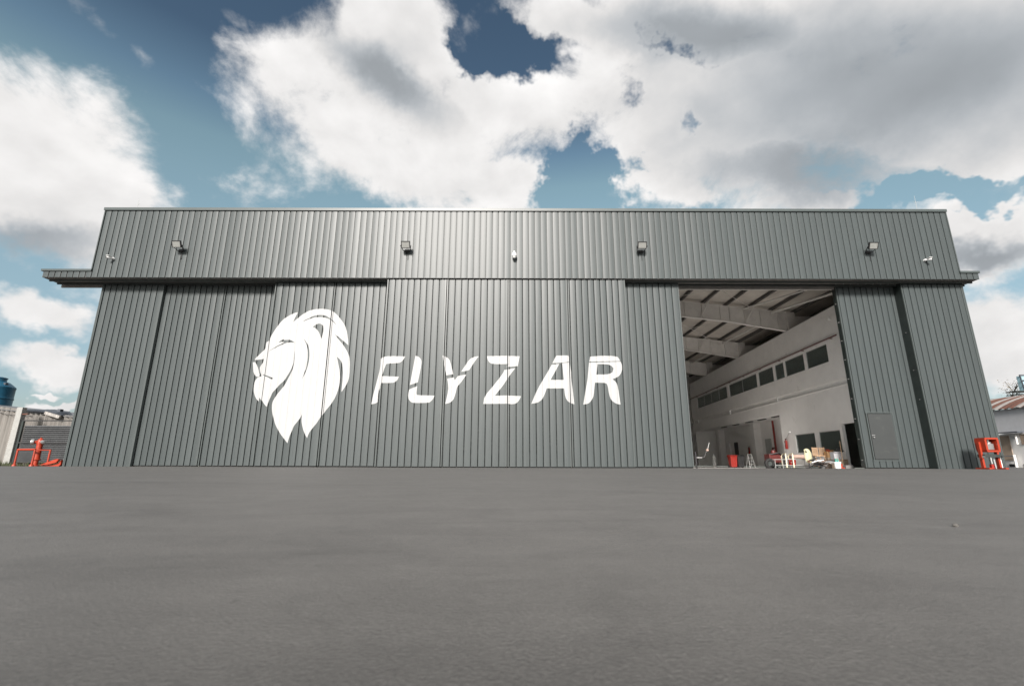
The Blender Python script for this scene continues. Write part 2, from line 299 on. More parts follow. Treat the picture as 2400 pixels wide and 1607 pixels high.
# ------------------------------------------------------------ mesh helpers
ORG = {}
def org(o): return ORG.get(o.name, Vector((0, 0, 0))) if o else Vector((0, 0, 0))
def thing(name, loc, label, cat, group=None, rz=0., local=False, kind=None):
    o = bpy.data.objects.new(name, None); col.objects.link(o); o.empty_display_size = .2
    o.location = loc; o.rotation_euler = (0, 0, rz); o['label'] = label; o['category'] = cat
    if group: o['group'] = group
    if kind: o['kind'] = kind
    ORG[o.name] = Vector((0, 0, 0)) if local else Vector(loc)
    return o
def tag(o, label=None, cat=None, group=None, kind=None):
    for k, v in (('label', label), ('category', cat), ('group', group), ('kind', kind)):
        if v: o[k] = v
    return o
class MB:
    def __init__(s): s.v = []; s.f = []
    def add(s, vs, fs):
        n = len(s.v); s.v += [tuple(p) for p in vs]; s.f += [tuple(i+n for i in f) for f in fs]; return s
    def box(s, x0, x1, y0, y1, z0, z1):
        return s.add([(x, y, z) for z in (z0, z1) for x, y in ((x0, y0), (x1, y0), (x1, y1), (x0, y1))],
                     [(3, 2, 1, 0), (4, 5, 6, 7), (0, 1, 5, 4), (1, 2, 6, 5), (2, 3, 7, 6), (3, 0, 4, 7)])
    def cbox(s, c, sx, sy, sz, M=None):
        vs = [Vector((x, y, z)) for z in (-sz/2, sz/2) for x, y in ((-sx/2, -sy/2), (sx/2, -sy/2), (sx/2, sy/2), (-sx/2, sy/2))]
        if M: vs = [M @ q for q in vs]
        return s.add([q + Vector(c) for q in vs], [(3, 2, 1, 0), (4, 5, 6, 7), (0, 1, 5, 4), (1, 2, 6, 5), (2, 3, 7, 6), (3, 0, 4, 7)])
    def bar(s, p, q, w, h):
        p, q = Vector(p), Vector(q); d = (q-p).normalized(); a = d.cross(Vector((0, 0, 1)))
        if a.length < 1e-3: a = Vector((1, 0, 0))
        a.normalize(); b = a.cross(d); a = a*(w/2); b = b*(h/2)
        return s.add([p-a-b, p+a-b, p+a+b, p-a+b, q-a-b, q+a-b, q+a+b, q-a+b], [(3, 2, 1, 0), (4, 5, 6, 7), (0, 1, 5, 4), (1, 2, 6, 5), (2, 3, 7, 6), (3, 0, 4, 7)])
    def tube(s, pts, r, n=8):
        pts = [Vector(p) for p in pts]; rs = r if isinstance(r, (list, tuple)) else [r]*len(pts); rings = []; base = len(s.v); a = None
        for i, p in enumerate(pts):
            d = (pts[min(i+1, len(pts)-1)] - pts[max(i-1, 0)]).normalized()
            if a is None:
                a = d.cross(Vector((0, 0, 1)))
                if a.length < 1e-3: a = Vector((1, 0, 0))
            a = (a - d*a.dot(d)).normalized(); b = d.cross(a)
            for k in range(n):
                t = 2*math.pi*k/n; s.v.append(tuple(p + (a*math.cos(t)+b*math.sin(t))*rs[i]))
        for i in range(len(pts)-1):
            for k in range(n):
                s.f.append((base+i*n+k, base+i*n+(k+1) % n, base+(i+1)*n+(k+1) % n, base+(i+1)*n+k))
        s.f.append(tuple(base+k for k in range(n))[::-1]); s.f.append(tuple(base+(len(pts)-1)*n+k for k in range(n)))
        return s
    def lathe(s, c, prof, n=16, M=None):
        base = len(s.v); c = Vector(c)
        for r, z in prof:
            for k in range(n):
                q = Vector((r*math.cos(2*math.pi*k/n), r*math.sin(2*math.pi*k/n), z))
                if M: q = M @ q
                s.v.append(tuple(q+c))
        for i in range(len(prof)-1):
            for k in range(n): s.f.append((base+i*n+k, base+i*n+(k+1) % n, base+(i+1)*n+(k+1) % n, base+(i+1)*n+k))
        s.f.append(tuple(base+k for k in range(n))[::-1]); s.f.append(tuple(base+(len(prof)-1)*n+k for k in range(n)))
        return s
    def prism(s, poly, y0, y1, axis='y'):
        n = len(poly); mk = {'y': lambda a, b, t: (a, t, b), 'x': lambda a, b, t: (t, a, b), 'z': lambda a, b, t: (a, b, t)}[axis]
        return s.add([mk(a, b, y0) for a, b in poly]+[mk(a, b, y1) for a, b in poly],
                     [tuple(range(n)), tuple(range(2*n-1, n-1, -1))]+[(i, (i+1) % n, n+(i+1) % n, n+i) for i in range(n)])
    def build(s, name, m, parent=None, smooth=False, bevel=0.):
        me = bpy.data.meshes.new(name); o = org(parent)
        me.from_pydata([tuple(Vector(p)-o) for p in s.v], [], s.f)
        bm = bmesh.new(); bm.from_mesh(me); bmesh.ops.recalc_face_normals(bm, faces=bm.faces)
        if bevel: bmesh.ops.bevel(bm, geom=list(bm.edges), offset=bevel, segments=2, affect='EDGES', profile=.6)
        bm.to_mesh(me); bm.free(); me.materials.append(MATS[m])
        if smooth:
            me.polygons.foreach_set('use_smooth', [True]*len(me.polygons))
            me.set_sharp_from_angle(angle=math.radians(40))
        ob = bpy.data.objects.new(name, me); col.objects.link(ob)
        if parent: ob.parent = parent
        ORG[ob.name] = o
        return ob
def inst(name, me, parent, loc, rot=None):
    ob = bpy.data.objects.new(name, me); col.objects.link(ob); ob.parent = parent
    ob.location = Vector(loc) - org(parent)
    if rot: ob.rotation_euler = rot
    ORG[ob.name] = org(parent)
    return ob

# ------------------------------------------------------------ ground
tag(MB().add([(-900, -900, -.03), (900, -900, -.03), (900, 900, -.03), (-900, 900, -.03), (-19.8, 22.02, -.03), (21.4, 22.02, -.03), (21.4, 52, -.03), (-19.8, 52, -.03)], [(0, 1, 5, 4), (1, 2, 6, 5), (2, 3, 7, 6), (3, 0, 4, 7)]).build('ground', 'soil'), 'bare soil ground stretching to the horizon', kind='structure')
apron = MB().add([(-140, -140, 0), (140, -140, 0), (140, 22.02, 0), (-140, 22.02, 0)], [(0, 1, 2, 3)]).build('apron', 'asphalt')
tag(apron, 'grey asphalt apron in front of the hangar', kind='structure')
yard = MB().add([(21.7, 22.02, 0), (140, 22.02, 0), (140, 60, 0), (21.7, 60, 0)], [(0, 1, 2, 3)]).build('yard', 'asphalt')
tag(yard, 'grey paved yard beside the hangar', kind='structure')
FZ = -.10
hf = MB().add([(-19.8, 22.02, -.004), (21.4, 22.02, -.004), (21.4, 23.0, FZ), (-19.8, 23.0, FZ), (21.4, 52, FZ), (-19.8, 52, FZ)], [(0, 1, 2, 3), (3, 2, 4, 5)]).build('hangar_floor', 'concretefloor')
tag(hf, 'smooth concrete floor inside the hangar', kind='structure')

# ------------------------------------------------------------ hangar
XL, XR, ZT, ZB, D0 = -19.87, 21.09, 12.235, 8.62, 21.0
hangar = thing('hangar', (.6, 22, 0), 'large grey-green metal clad aircraft hangar with sliding doors and white lion logo', 'hangar')
PW = .29
def panel_profile(w):
    # (x, depth behind the front face): recessed joint at the left, then a gently bowed pan
    g = .042; n = 6; p = [(0, .05), (g*.7, .05)]
    for i in range(n+1):
        t = i/n; p.append((g+(w-.004-g)*t, BOW*(2*t-1)**2))
    return p+[(w, .05)]
BOW = .0046
def prof_at(x, w):
    p = panel_profile(w)
    for (x0, y0), (x1, y1) in zip(p, p[1:]):
        if x <= x1: return y0 + (y1-y0)*(x-x0)/max(1e-6, x1-x0)
    return p[-1][1]
PM = {}
def panel_mesh(w, h, m='cladding'):
    k = (round(w, 4), round(h, 3), m)
    if k not in PM:
        p = panel_profile(w); me = bpy.data.meshes.new('cladding_panel')
        me.from_pydata([(x, y, z) for z in (0, h) for x, y in p], [], [(i, i+1, len(p)+i+1, len(p)+i) for i in range(len(p)-1)])
        me.materials.append(MATS[m]); PM[k] = me
    return PM[k]
def clad(parent, x0, x1, y, z0, z1, holes=None):
    n = max(1, round((x1-x0)/PW)); w = (x1-x0)/n
    for i in range(n):
        xa = x0+i*w; segs = [(z0, z1)]
        for (hx0, hx1, hz0, hz1) in (holes or []):
            if xa+w*.5 > hx0 and xa+w*.5 < hx1: segs = [(z0, hz0), (hz1, z1)]
        for a, b in segs: inst('cladding_panel', panel_mesh(w, b-a), parent, (xa, y, a))
    return w

fascia = MB().box(XL, XR, D0+.04, D0+1.25, ZB+.012, ZT-.15).build('fascia', 'darksteel', hangar)
clad(fascia, XL, XR, D0, ZB, ZT-.14)
capm = MB().prism([(D0-.06, ZT-.14), (D0-.06, ZT), (D0+1.3, ZT+.03), (D0+1.3, ZT-.14), (D0+.1, ZT-.11)], XL-.06, XR+.06, 'x')
capm.build('parapet_cap', 'cap', fascia)
for s, x in ((-1, XL), (1, XR)):
    MB().box(min(x, x+s*.045), max(x, x+s*.045), D0-.02, D0+1.25, ZB+.405, ZT-.142).build('corner_trim', 'trim', fascia)
# door-track wings at both ends
for xa, xb in ((-22.19, XL-.002), (XR+.002, 21.96)):
    w = MB().box(xa, xb, D0+.04, D0+1.02, ZB+.012, ZB+.31).build('track_wing', 'soffit', hangar)
    clad(w, xa+.0, xb, D0, ZB, ZB+.30)
    MB().box(xa-.05 if xa < 0 else xa, xb if xa < 0 else xb+.05, D0-.05, D0+1.06, ZB+.301, ZB+.40).build('wing_cap', 'cap', w)
# soffit and rails seen from below
sf = MB().box(-22.15, 21.92, D0+.045, D0+1.0, ZB+.001, ZB+.011).build('soffit', 'soffit', hangar)
for i, d in enumerate((.34, .74)):
    MB().box(-22.1, 21.9, D0+d-.03, D0+d+.03, ZB-.08, ZB+.0).build('track_rail', 'darksteel', sf)
MB().box(-22.15, 21.92, D0+1.002, D0+1.06, ZB-.14, ZB+.006).build('track_rail', 'soffit', sf)
for i in range(16):
    x = 15.6+i*.36
    MB().tube([(x, D0+.6, ZB), (x, D0+.6, ZB-.04)], .025, 6).build('bolt_head', 'silver', sf)

LOGO = json.loads('''{"lion3":[[[-12.121,4.866],[-12.097,4.93],[-12.048,4.995],[-11.927,5.13],[-11.774,5.298],[-11.703,5.383],[-11.68,5.459],[-11.682,5.603],[-11.674,5.716],[-11.629,5.75],[-11.595,5.772],[-11.536,5.803],[-11.537,5.9],[-11.518,5.975],[-11.459,6.103],[-11.336,6.356],[-11.2,6.598],[-11.105,6.737],[-11.008,6.853],[-10.918,6.938],[-10.794,7.017],[-10.669,7.096],[-10.591,7.14],[-10.516,7.175],[-10.447,7.198],[-10.348,7.216],[-10.399,7.076],[-10.458,6.927],[-10.487,6.84],[-10.515,6.727],[-10.376,6.866],[-10.174,7.053],[-9.981,7.202],[-9.847,7.279],[-9.707,7.332],[-9.549,7.369],[-9.372,7.391],[-9.205,7.396],[-9.047,7.385],[-8.89,7.354],[-8.734,7.304],[-8.605,7.235],[-8.502,7.148],[-8.388,7.034],[-8.264,6.895],[-8.158,6.762],[-8.069,6.635],[-7.997,6.508],[-7.941,6.382],[-7.899,6.261],[-7.856,6.09],[-7.806,5.839],[-7.773,5.59],[-7.928,5.726],[-8.188,5.929],[-8.295,6.014],[-8.368,6.063],[-8.481,6.122],[-8.322,5.952],[-8.149,5.748],[-8.04,5.629],[-7.978,5.553],[-7.903,5.443],[-7.808,5.3],[-7.749,5.191],[-7.695,5.068],[-7.657,4.94],[-7.635,4.806],[-7.62,4.668],[-7.61,4.452],[-7.598,4.261],[-7.6,4.126],[-7.611,3.984],[-7.644,3.847],[-7.697,3.717],[-7.751,3.603],[-7.835,3.457],[-7.901,3.36],[-7.902,3.608],[-7.895,3.89],[-7.908,4.152],[-7.908,4.245],[-7.918,4.342],[-7.949,4.54],[-7.98,4.672],[-8.017,4.761],[-8.068,4.85],[-8.129,4.922],[-8.235,5.005],[-8.271,5.039],[-8.212,4.872],[-8.146,4.628],[-8.098,4.462],[-8.071,4.341],[-8.037,4.144],[-8.023,4.084],[-8.019,3.977],[-8.019,3.803],[-8.03,3.651],[-8.05,3.521],[-8.078,3.392],[-8.115,3.263],[-8.154,3.145],[-8.198,3.038],[-8.252,2.931],[-8.348,2.771],[-8.517,2.537],[-8.683,2.284],[-8.812,2.095],[-8.878,1.969],[-8.933,1.886],[-9.03,1.761],[-9.126,1.621],[-9.175,1.538],[-9.209,1.465],[-9.235,1.388],[-9.261,1.265],[-9.343,1.372],[-9.398,1.465],[-9.48,1.635],[-9.547,1.822],[-9.58,1.931],[-9.598,2.025],[-9.608,2.137],[-9.609,2.334],[-9.666,2.2],[-9.712,2.113],[-9.793,1.988],[-9.895,1.847],[-9.94,1.758],[-9.973,1.634],[-10.032,1.463],[-10.062,1.36],[-10.093,1.221],[-10.124,1.037],[-10.279,1.2],[-10.479,1.431],[-10.604,1.596],[-10.721,1.772],[-10.802,1.917],[-10.871,2.089],[-10.928,2.231],[-10.962,2.331],[-10.991,2.436],[-11.014,2.547],[-11.032,2.663],[-11.037,2.769],[-11.03,2.865],[-11.008,2.955],[-10.952,3.084],[-10.874,3.229],[-10.815,3.32],[-10.718,3.45],[-10.592,3.644],[-10.539,3.742],[-10.505,3.818],[-10.455,3.949],[-10.371,4.146],[-10.315,4.322],[-10.266,4.53],[-10.249,4.683],[-10.249,4.933],[-10.261,5.101],[-10.275,5.193],[-10.304,5.302],[-10.283,5.059],[-10.278,4.894],[-10.284,4.727],[-10.305,4.583],[-10.34,4.462],[-10.387,4.335],[-10.448,4.203],[-10.487,4.123],[-10.505,4.094],[-10.522,4.058],[-10.539,4.014],[-10.575,3.954],[-10.63,3.878],[-10.696,3.801],[-10.773,3.725],[-10.849,3.638],[-10.96,3.492],[-11.07,3.346],[-11.114,3.266],[-11.127,3.201],[-11.149,3.126],[-11.181,3.04],[-11.208,2.955],[-11.239,2.827],[-11.272,2.668],[-11.353,2.739],[-11.412,2.805],[-11.477,2.89],[-11.527,2.949],[-11.581,2.997],[-11.679,3.093],[-11.666,2.911],[-11.746,2.975],[-11.807,3.049],[-11.875,3.156],[-11.927,3.269],[-11.965,3.387],[-11.987,3.511],[-11.994,3.641],[-11.991,3.744],[-11.98,3.82],[-11.957,3.891],[-11.923,3.956],[-11.886,4.004],[-11.847,4.035],[-11.813,4.055],[-11.77,4.07],[-11.703,4.088],[-11.731,4.178],[-11.751,4.228],[-11.773,4.268],[-11.797,4.337],[-11.824,4.436],[-11.822,4.522],[-11.774,4.629],[-11.715,4.738],[-11.696,4.81],[-11.698,4.918],[-11.861,4.884],[-11.966,4.871]],[[-12.192,4.75],[-12.096,4.762],[-12.018,4.67],[-11.967,4.59],[-11.916,4.491],[-11.872,4.386],[-11.818,4.222],[-11.806,4.195],[-11.801,4.164],[-11.795,4.098],[-11.824,4.072],[-11.851,4.062],[-11.887,4.06],[-11.925,4.071],[-11.966,4.096],[-12.014,4.15],[-12.068,4.232],[-12.102,4.304],[-12.123,4.397],[-12.16,4.595]],[[-11.673,4.186],[-11.493,4.132],[-11.358,4.091],[-11.27,4.056],[-11.14,3.991],[-11.189,3.951],[-11.246,3.956],[-11.298,3.98],[-11.363,4.023],[-11.435,4.059],[-11.514,4.089],[-11.577,4.116],[-11.623,4.141],[-11.653,4.162]],[[-11.105,5.695],[-11.03,5.788],[-10.971,5.834],[-10.869,5.877],[-10.853,5.832],[-10.673,5.849],[-10.579,5.844],[-10.51,5.821],[-10.437,5.784],[-10.322,5.708],[-10.446,5.716],[-10.526,5.717],[-10.602,5.714],[-10.683,5.7],[-10.768,5.676],[-10.894,5.622],[-11.142,5.498],[-11.571,5.247],[-11.254,5.472],[-11.068,5.59],[-10.828,5.718],[-10.873,5.744],[-10.914,5.748],[-10.968,5.74],[-11.023,5.726]]],"lion4":[[[-11.872,4.77],[-11.848,4.833],[-11.801,4.897],[-11.682,5.029],[-11.532,5.194],[-11.462,5.277],[-11.44,5.351],[-11.442,5.492],[-11.435,5.603],[-11.39,5.636],[-11.357,5.657],[-11.299,5.688],[-11.3,5.783],[-11.281,5.856],[-11.224,5.982],[-11.103,6.23],[-10.97,6.467],[-10.877,6.603],[-10.782,6.717],[-10.694,6.799],[-10.572,6.877],[-10.45,6.954],[-10.373,6.997],[-10.3,7.032],[-10.232,7.055],[-10.135,7.072],[-10.186,6.935],[-10.243,6.789],[-10.271,6.704],[-10.299,6.593],[-10.162,6.73],[-9.965,6.913],[-9.776,7.059],[-9.644,7.134],[-9.508,7.186],[-9.353,7.222],[-9.179,7.243],[-9.016,7.248],[-8.861,7.237],[-8.707,7.207],[-8.555,7.158],[-8.428,7.091],[-8.327,7.005],[-8.216,6.894],[-8.094,6.758],[-7.99,6.627],[-7.903,6.503],[-7.832,6.379],[-7.778,6.255],[-7.737,6.137],[-7.694,5.969],[-7.645,5.724],[-7.613,5.48],[-7.765,5.612],[-8.02,5.812],[-8.124,5.895],[-8.196,5.943],[-8.307,6.001],[-8.151,5.834],[-7.982,5.634],[-7.875,5.518],[-7.814,5.443],[-7.74,5.336],[-7.648,5.196],[-7.59,5.089],[-7.537,4.968],[-7.499,4.843],[-7.478,4.712],[-7.463,4.576],[-7.453,4.365],[-7.442,4.177],[-7.444,4.045],[-7.455,3.906],[-7.487,3.773],[-7.539,3.645],[-7.592,3.533],[-7.674,3.39],[-7.739,3.295],[-7.74,3.538],[-7.733,3.815],[-7.745,4.071],[-7.745,4.162],[-7.756,4.257],[-7.786,4.451],[-7.816,4.581],[-7.852,4.668],[-7.902,4.754],[-7.962,4.825],[-8.066,4.907],[-8.101,4.939],[-8.043,4.776],[-7.978,4.537],[-7.932,4.375],[-7.905,4.256],[-7.872,4.063],[-7.858,4.005],[-7.854,3.9],[-7.854,3.729],[-7.865,3.58],[-7.884,3.453],[-7.912,3.326],[-7.948,3.2],[-7.987,3.084],[-8.029,2.979],[-8.082,2.875],[-8.177,2.718],[-8.342,2.489],[-8.504,2.241],[-8.631,2.056],[-8.696,1.933],[-8.749,1.851],[-8.845,1.729],[-8.938,1.591],[-8.986,1.51],[-9.02,1.439],[-9.045,1.364],[-9.071,1.243],[-9.151,1.348],[-9.205,1.439],[-9.285,1.606],[-9.351,1.789],[-9.383,1.896],[-9.401,1.987],[-9.411,2.098],[-9.412,2.29],[-9.467,2.159],[-9.512,2.074],[-9.591,1.951],[-9.692,1.813],[-9.736,1.726],[-9.768,1.604],[-9.826,1.437],[-9.855,1.336],[-9.886,1.2],[-9.916,1.02],[-10.068,1.18],[-10.264,1.406],[-10.386,1.567],[-10.5,1.74],[-10.58,1.882],[-10.647,2.051],[-10.703,2.189],[-10.736,2.287],[-10.765,2.39],[-10.788,2.498],[-10.805,2.612],[-10.811,2.716],[-10.804,2.81],[-10.782,2.899],[-10.727,3.025],[-10.65,3.166],[-10.593,3.256],[-10.498,3.383],[-10.374,3.574],[-10.322,3.669],[-10.289,3.744],[-10.241,3.872],[-10.157,4.065],[-10.103,4.237],[-10.055,4.442],[-10.039,4.591],[-10.038,4.836],[-10.05,5.0],[-10.064,5.09],[-10.092,5.197],[-10.071,4.959],[-10.067,4.798],[-10.073,4.635],[-10.093,4.494],[-10.127,4.375],[-10.174,4.25],[-10.233,4.121],[-10.271,4.043],[-10.289,4.014],[-10.306,3.979],[-10.322,3.936],[-10.357,3.877],[-10.412,3.802],[-10.477,3.728],[-10.552,3.653],[-10.626,3.568],[-10.734,3.425],[-10.843,3.282],[-10.885,3.203],[-10.898,3.14],[-10.92,3.066],[-10.952,2.982],[-10.978,2.898],[-11.009,2.773],[-11.041,2.617],[-11.12,2.687],[-11.178,2.752],[-11.241,2.835],[-11.29,2.892],[-11.343,2.939],[-11.439,3.033],[-11.426,2.855],[-11.505,2.918],[-11.565,2.991],[-11.631,3.096],[-11.682,3.206],[-11.719,3.322],[-11.741,3.443],[-11.747,3.57],[-11.745,3.671],[-11.734,3.746],[-11.712,3.815],[-11.678,3.879],[-11.642,3.926],[-11.604,3.956],[-11.57,3.976],[-11.528,3.991],[-11.463,4.008],[-11.49,4.096],[-11.51,4.145],[-11.531,4.184],[-11.554,4.252],[-11.581,4.349],[-11.579,4.433],[-11.532,4.539],[-11.474,4.645],[-11.456,4.715],[-11.458,4.822],[-11.617,4.788],[-11.72,4.776]],[[-11.942,4.657],[-11.847,4.668],[-11.772,4.579],[-11.721,4.5],[-11.671,4.403],[-11.628,4.3],[-11.575,4.139],[-11.564,4.113],[-11.558,4.083],[-11.553,4.018],[-11.581,3.993],[-11.608,3.983],[-11.642,3.981],[-11.68,3.992],[-11.72,4.016],[-11.767,4.069],[-11.82,4.149],[-11.853,4.22],[-11.874,4.311],[-11.911,4.505]],[[-11.433,4.105],[-11.257,4.051],[-11.124,4.012],[-11.038,3.977],[-10.911,3.913],[-10.959,3.875],[-11.015,3.879],[-11.066,3.902],[-11.129,3.945],[-11.2,3.98],[-11.278,4.009],[-11.339,4.036],[-11.385,4.06],[-11.414,4.08]],[[-10.876,5.582],[-10.804,5.674],[-10.746,5.719],[-10.646,5.761],[-10.63,5.716],[-10.454,5.733],[-10.362,5.728],[-10.294,5.706],[-10.223,5.67],[-10.109,5.595],[-10.231,5.603],[-10.31,5.604],[-10.385,5.601],[-10.464,5.587],[-10.547,5.564],[-10.67,5.511],[-10.913,5.389],[-11.333,5.144],[-11.023,5.364],[-10.841,5.48],[-10.606,5.605],[-10.649,5.63],[-10.69,5.634],[-10.743,5.626],[-10.796,5.612]],[[-9.736,5.819],[-9.599,5.652],[-9.504,5.519],[-9.451,5.403],[-9.409,5.26],[-9.381,5.117],[-9.365,4.974],[-9.361,4.832],[-9.367,4.691],[-9.382,4.555],[-9.417,4.36],[-9.492,4.08],[-9.465,4.217],[-9.52,4.045],[-9.596,3.863],[-9.538,4.11],[-9.501,4.252],[-9.465,4.365],[-9.449,4.484],[-9.435,4.729],[-9.441,4.958],[-9.453,5.1],[-9.475,5.232],[-9.508,5.359],[-9.554,5.48],[-9.616,5.61]],[[-9.898,6.605],[-9.715,6.719],[-9.59,6.779],[-9.513,6.822],[-9.441,6.868],[-9.336,6.907],[-9.197,6.938],[-9.057,6.948],[-8.914,6.939],[-8.784,6.903],[-8.669,6.843],[-8.571,6.779],[-8.488,6.711],[-8.41,6.64],[-8.338,6.567],[-8.283,6.502],[-8.226,6.417],[-8.334,6.527],[-8.406,6.592],[-8.476,6.649],[-8.569,6.705],[-8.683,6.762],[-8.796,6.801],[-8.908,6.824],[-9.018,6.836],[-9.127,6.838],[-9.236,6.83],[-9.343,6.813],[-9.449,6.783],[-9.606,6.72]],[[-9.361,6.358],[-9.264,6.443],[-9.195,6.485],[-9.121,6.514],[-9.051,6.52],[-8.984,6.503],[-8.929,6.469],[-8.886,6.418],[-8.857,6.348],[-8.84,6.258],[-8.838,6.157],[-8.851,6.044],[-8.869,5.938],[-8.906,5.787],[-8.957,5.921],[-8.997,6.01],[-9.044,6.1],[-9.104,6.181],[-9.176,6.254],[-9.25,6.307]]],"F":[[[-6.228,2.699],[-6.163,3.136],[-6.051,3.711],[-5.969,4.147],[-5.944,4.409],[-5.948,4.758],[-5.868,4.809],[-5.809,4.836],[-5.743,4.856],[-5.627,4.869],[-5.376,4.88],[-4.84,4.863],[-4.893,4.76],[-4.934,4.698],[-4.98,4.641],[-5.036,4.598],[-5.101,4.569],[-5.211,4.553],[-5.367,4.549],[-5.505,4.539],[-5.686,4.513],[-5.768,4.249],[-5.837,3.961],[-5.074,3.936],[-5.109,3.836],[-5.144,3.777],[-5.191,3.727],[-5.246,3.689],[-5.31,3.663],[-5.472,3.65],[-5.859,3.649],[-5.874,3.496],[-5.897,3.395],[-5.933,3.296],[-5.952,3.131],[-5.952,2.787],[-6.038,2.738],[-6.107,2.716]]],"L":[[[-4.384,4.887],[-4.326,4.887],[-4.277,4.87],[-4.22,4.836],[-4.17,4.791],[-4.128,4.734],[-4.102,4.671],[-4.091,4.603],[-4.096,4.479],[-4.127,4.208],[-4.211,3.682],[-4.373,3.626],[-4.563,3.559],[-4.52,3.893],[-4.441,4.478]],[[-4.579,3.36],[-4.231,3.516],[-4.247,3.284],[-4.246,3.184],[-4.226,3.115],[-4.04,3.102],[-3.438,3.088],[-3.49,2.965],[-3.533,2.897],[-3.586,2.842],[-3.633,2.803],[-3.675,2.779],[-3.854,2.765],[-4.17,2.76],[-4.361,2.766],[-4.427,2.783],[-4.486,2.815],[-4.538,2.864],[-4.576,2.924],[-4.602,2.995],[-4.614,3.069],[-4.613,3.146],[-4.604,3.228]]],"Y":[[[-3.158,4.913],[-3.065,4.879],[-3.0,4.848],[-2.931,4.808],[-2.877,4.763],[-2.836,4.712],[-2.8,4.635],[-2.753,4.482],[-2.639,4.055],[-2.782,4.036],[-2.947,3.998],[-3.038,4.391]],[[-1.507,4.883],[-1.669,4.666],[-1.926,4.247],[-2.074,4.205],[-2.165,4.185],[-2.289,4.168],[-2.194,4.325],[-2.034,4.58],[-1.954,4.694],[-1.899,4.751],[-1.828,4.8],[-1.74,4.84],[-1.649,4.866]],[[-2.904,3.853],[-2.613,3.909],[-2.564,3.775],[-2.427,3.977],[-2.043,4.045],[-2.18,3.832],[-2.307,3.654],[-2.419,3.521],[-2.465,3.421],[-2.493,3.255],[-2.551,3.036],[-2.589,2.937],[-2.636,2.872],[-2.705,2.806],[-2.793,2.76],[-2.955,2.718],[-2.917,2.882],[-2.863,3.189],[-2.837,3.387],[-2.847,3.553]]],"Z":[[[-1.139,4.888],[-0.278,4.906],[0.343,4.885],[0.257,4.431],[-0.001,4.408],[-0.244,4.383],[-0.154,4.523],[-0.679,4.521],[-0.892,4.535],[-0.968,4.562],[-1.03,4.607],[-1.076,4.669],[-1.11,4.747]],[[-0.35,4.253],[0.151,4.338],[0.015,4.171],[-0.121,3.977],[-0.39,3.564],[-0.761,3.086],[-0.267,3.106],[0.406,3.074],[0.35,2.946],[0.301,2.87],[0.242,2.802],[0.178,2.755],[0.111,2.728],[-0.008,2.72],[-0.265,2.738],[-1.27,2.726],[-1.236,2.979],[-1.122,3.188],[-0.812,3.563],[-0.499,3.976],[-0.383,4.149]]],"A":[[[2.03,4.921],[2.534,4.929],[2.561,4.893],[2.576,4.822],[2.594,4.642],[2.313,4.6],[1.819,4.568],[1.93,4.79],[1.983,4.879]],[[1.793,4.506],[2.129,4.538],[1.923,4.151],[1.721,3.807],[2.318,3.809],[2.266,4.569],[2.602,4.611],[2.651,4.184],[2.67,3.785],[2.76,2.722],[2.616,2.762],[2.531,2.808],[2.459,2.875],[2.405,2.961],[2.37,3.066],[2.347,3.195],[2.33,3.426],[1.549,3.424],[1.467,3.193],[1.409,3.064],[1.348,2.958],[1.272,2.876],[1.182,2.816],[1.066,2.773],[0.853,2.735],[1.07,3.234],[1.227,3.542],[1.481,3.966]]],"R":[[[3.541,4.878],[4.062,4.917],[4.474,4.911],[4.656,4.896],[4.792,4.856],[4.855,4.751],[4.877,4.706],[4.88,4.676],[3.486,4.644]],[[3.476,4.603],[4.903,4.648],[4.953,4.513],[4.967,4.421],[4.962,4.329],[4.937,4.228],[4.894,4.12],[4.84,4.036],[4.776,3.974],[4.683,3.919],[4.498,3.845],[4.607,3.758],[4.664,3.684],[4.704,3.593],[4.743,3.337],[4.801,2.712],[4.646,2.741],[4.544,2.791],[4.443,2.873],[4.374,2.974],[4.334,3.094],[4.304,3.252],[4.284,3.448],[4.259,3.573],[4.218,3.652],[4.128,3.675],[4.001,3.684],[3.707,3.688],[3.643,3.212],[3.616,3.077],[3.579,2.987],[3.523,2.897],[3.464,2.826],[3.403,2.773],[3.317,2.737],[3.153,2.708],[3.382,3.848]],[[3.862,4.533],[4.205,4.529],[4.363,4.509],[4.453,4.47],[4.515,4.42],[4.567,4.328],[4.513,4.158],[4.397,4.1],[4.313,4.075],[4.221,4.064],[4.079,4.058],[3.788,4.058]]],"F5":[[[-6.347,2.746],[-6.28,3.192],[-6.166,3.777],[-6.083,4.222],[-6.057,4.489],[-6.061,4.844],[-5.98,4.896],[-5.919,4.924],[-5.852,4.944],[-5.734,4.958],[-5.479,4.969],[-4.932,4.951],[-4.986,4.847],[-5.028,4.783],[-5.075,4.725],[-5.132,4.681],[-5.198,4.652],[-5.311,4.636],[-5.469,4.632],[-5.61,4.621],[-5.795,4.595],[-5.878,4.325],[-5.948,4.032],[-5.171,4.007],[-5.206,3.905],[-5.242,3.845],[-5.289,3.794],[-5.346,3.755],[-5.412,3.729],[-5.576,3.715],[-5.971,3.714],[-5.985,3.558],[-6.009,3.456],[-6.046,3.355],[-6.065,3.187],[-6.065,2.836],[-6.153,2.786],[-6.223,2.763]]]}''')
def in_poly(x, z, polys):
    r = False
    for p in polys:
        n = len(p); j = n-1
        for i in range(n):
            xi, zi = p[i]; xj, zj = p[j]
            if (zi > z) != (zj > z) and x < (xj-xi)*(z-zi)/(zj-zi)+xi: r = not r
            j = i
    return r
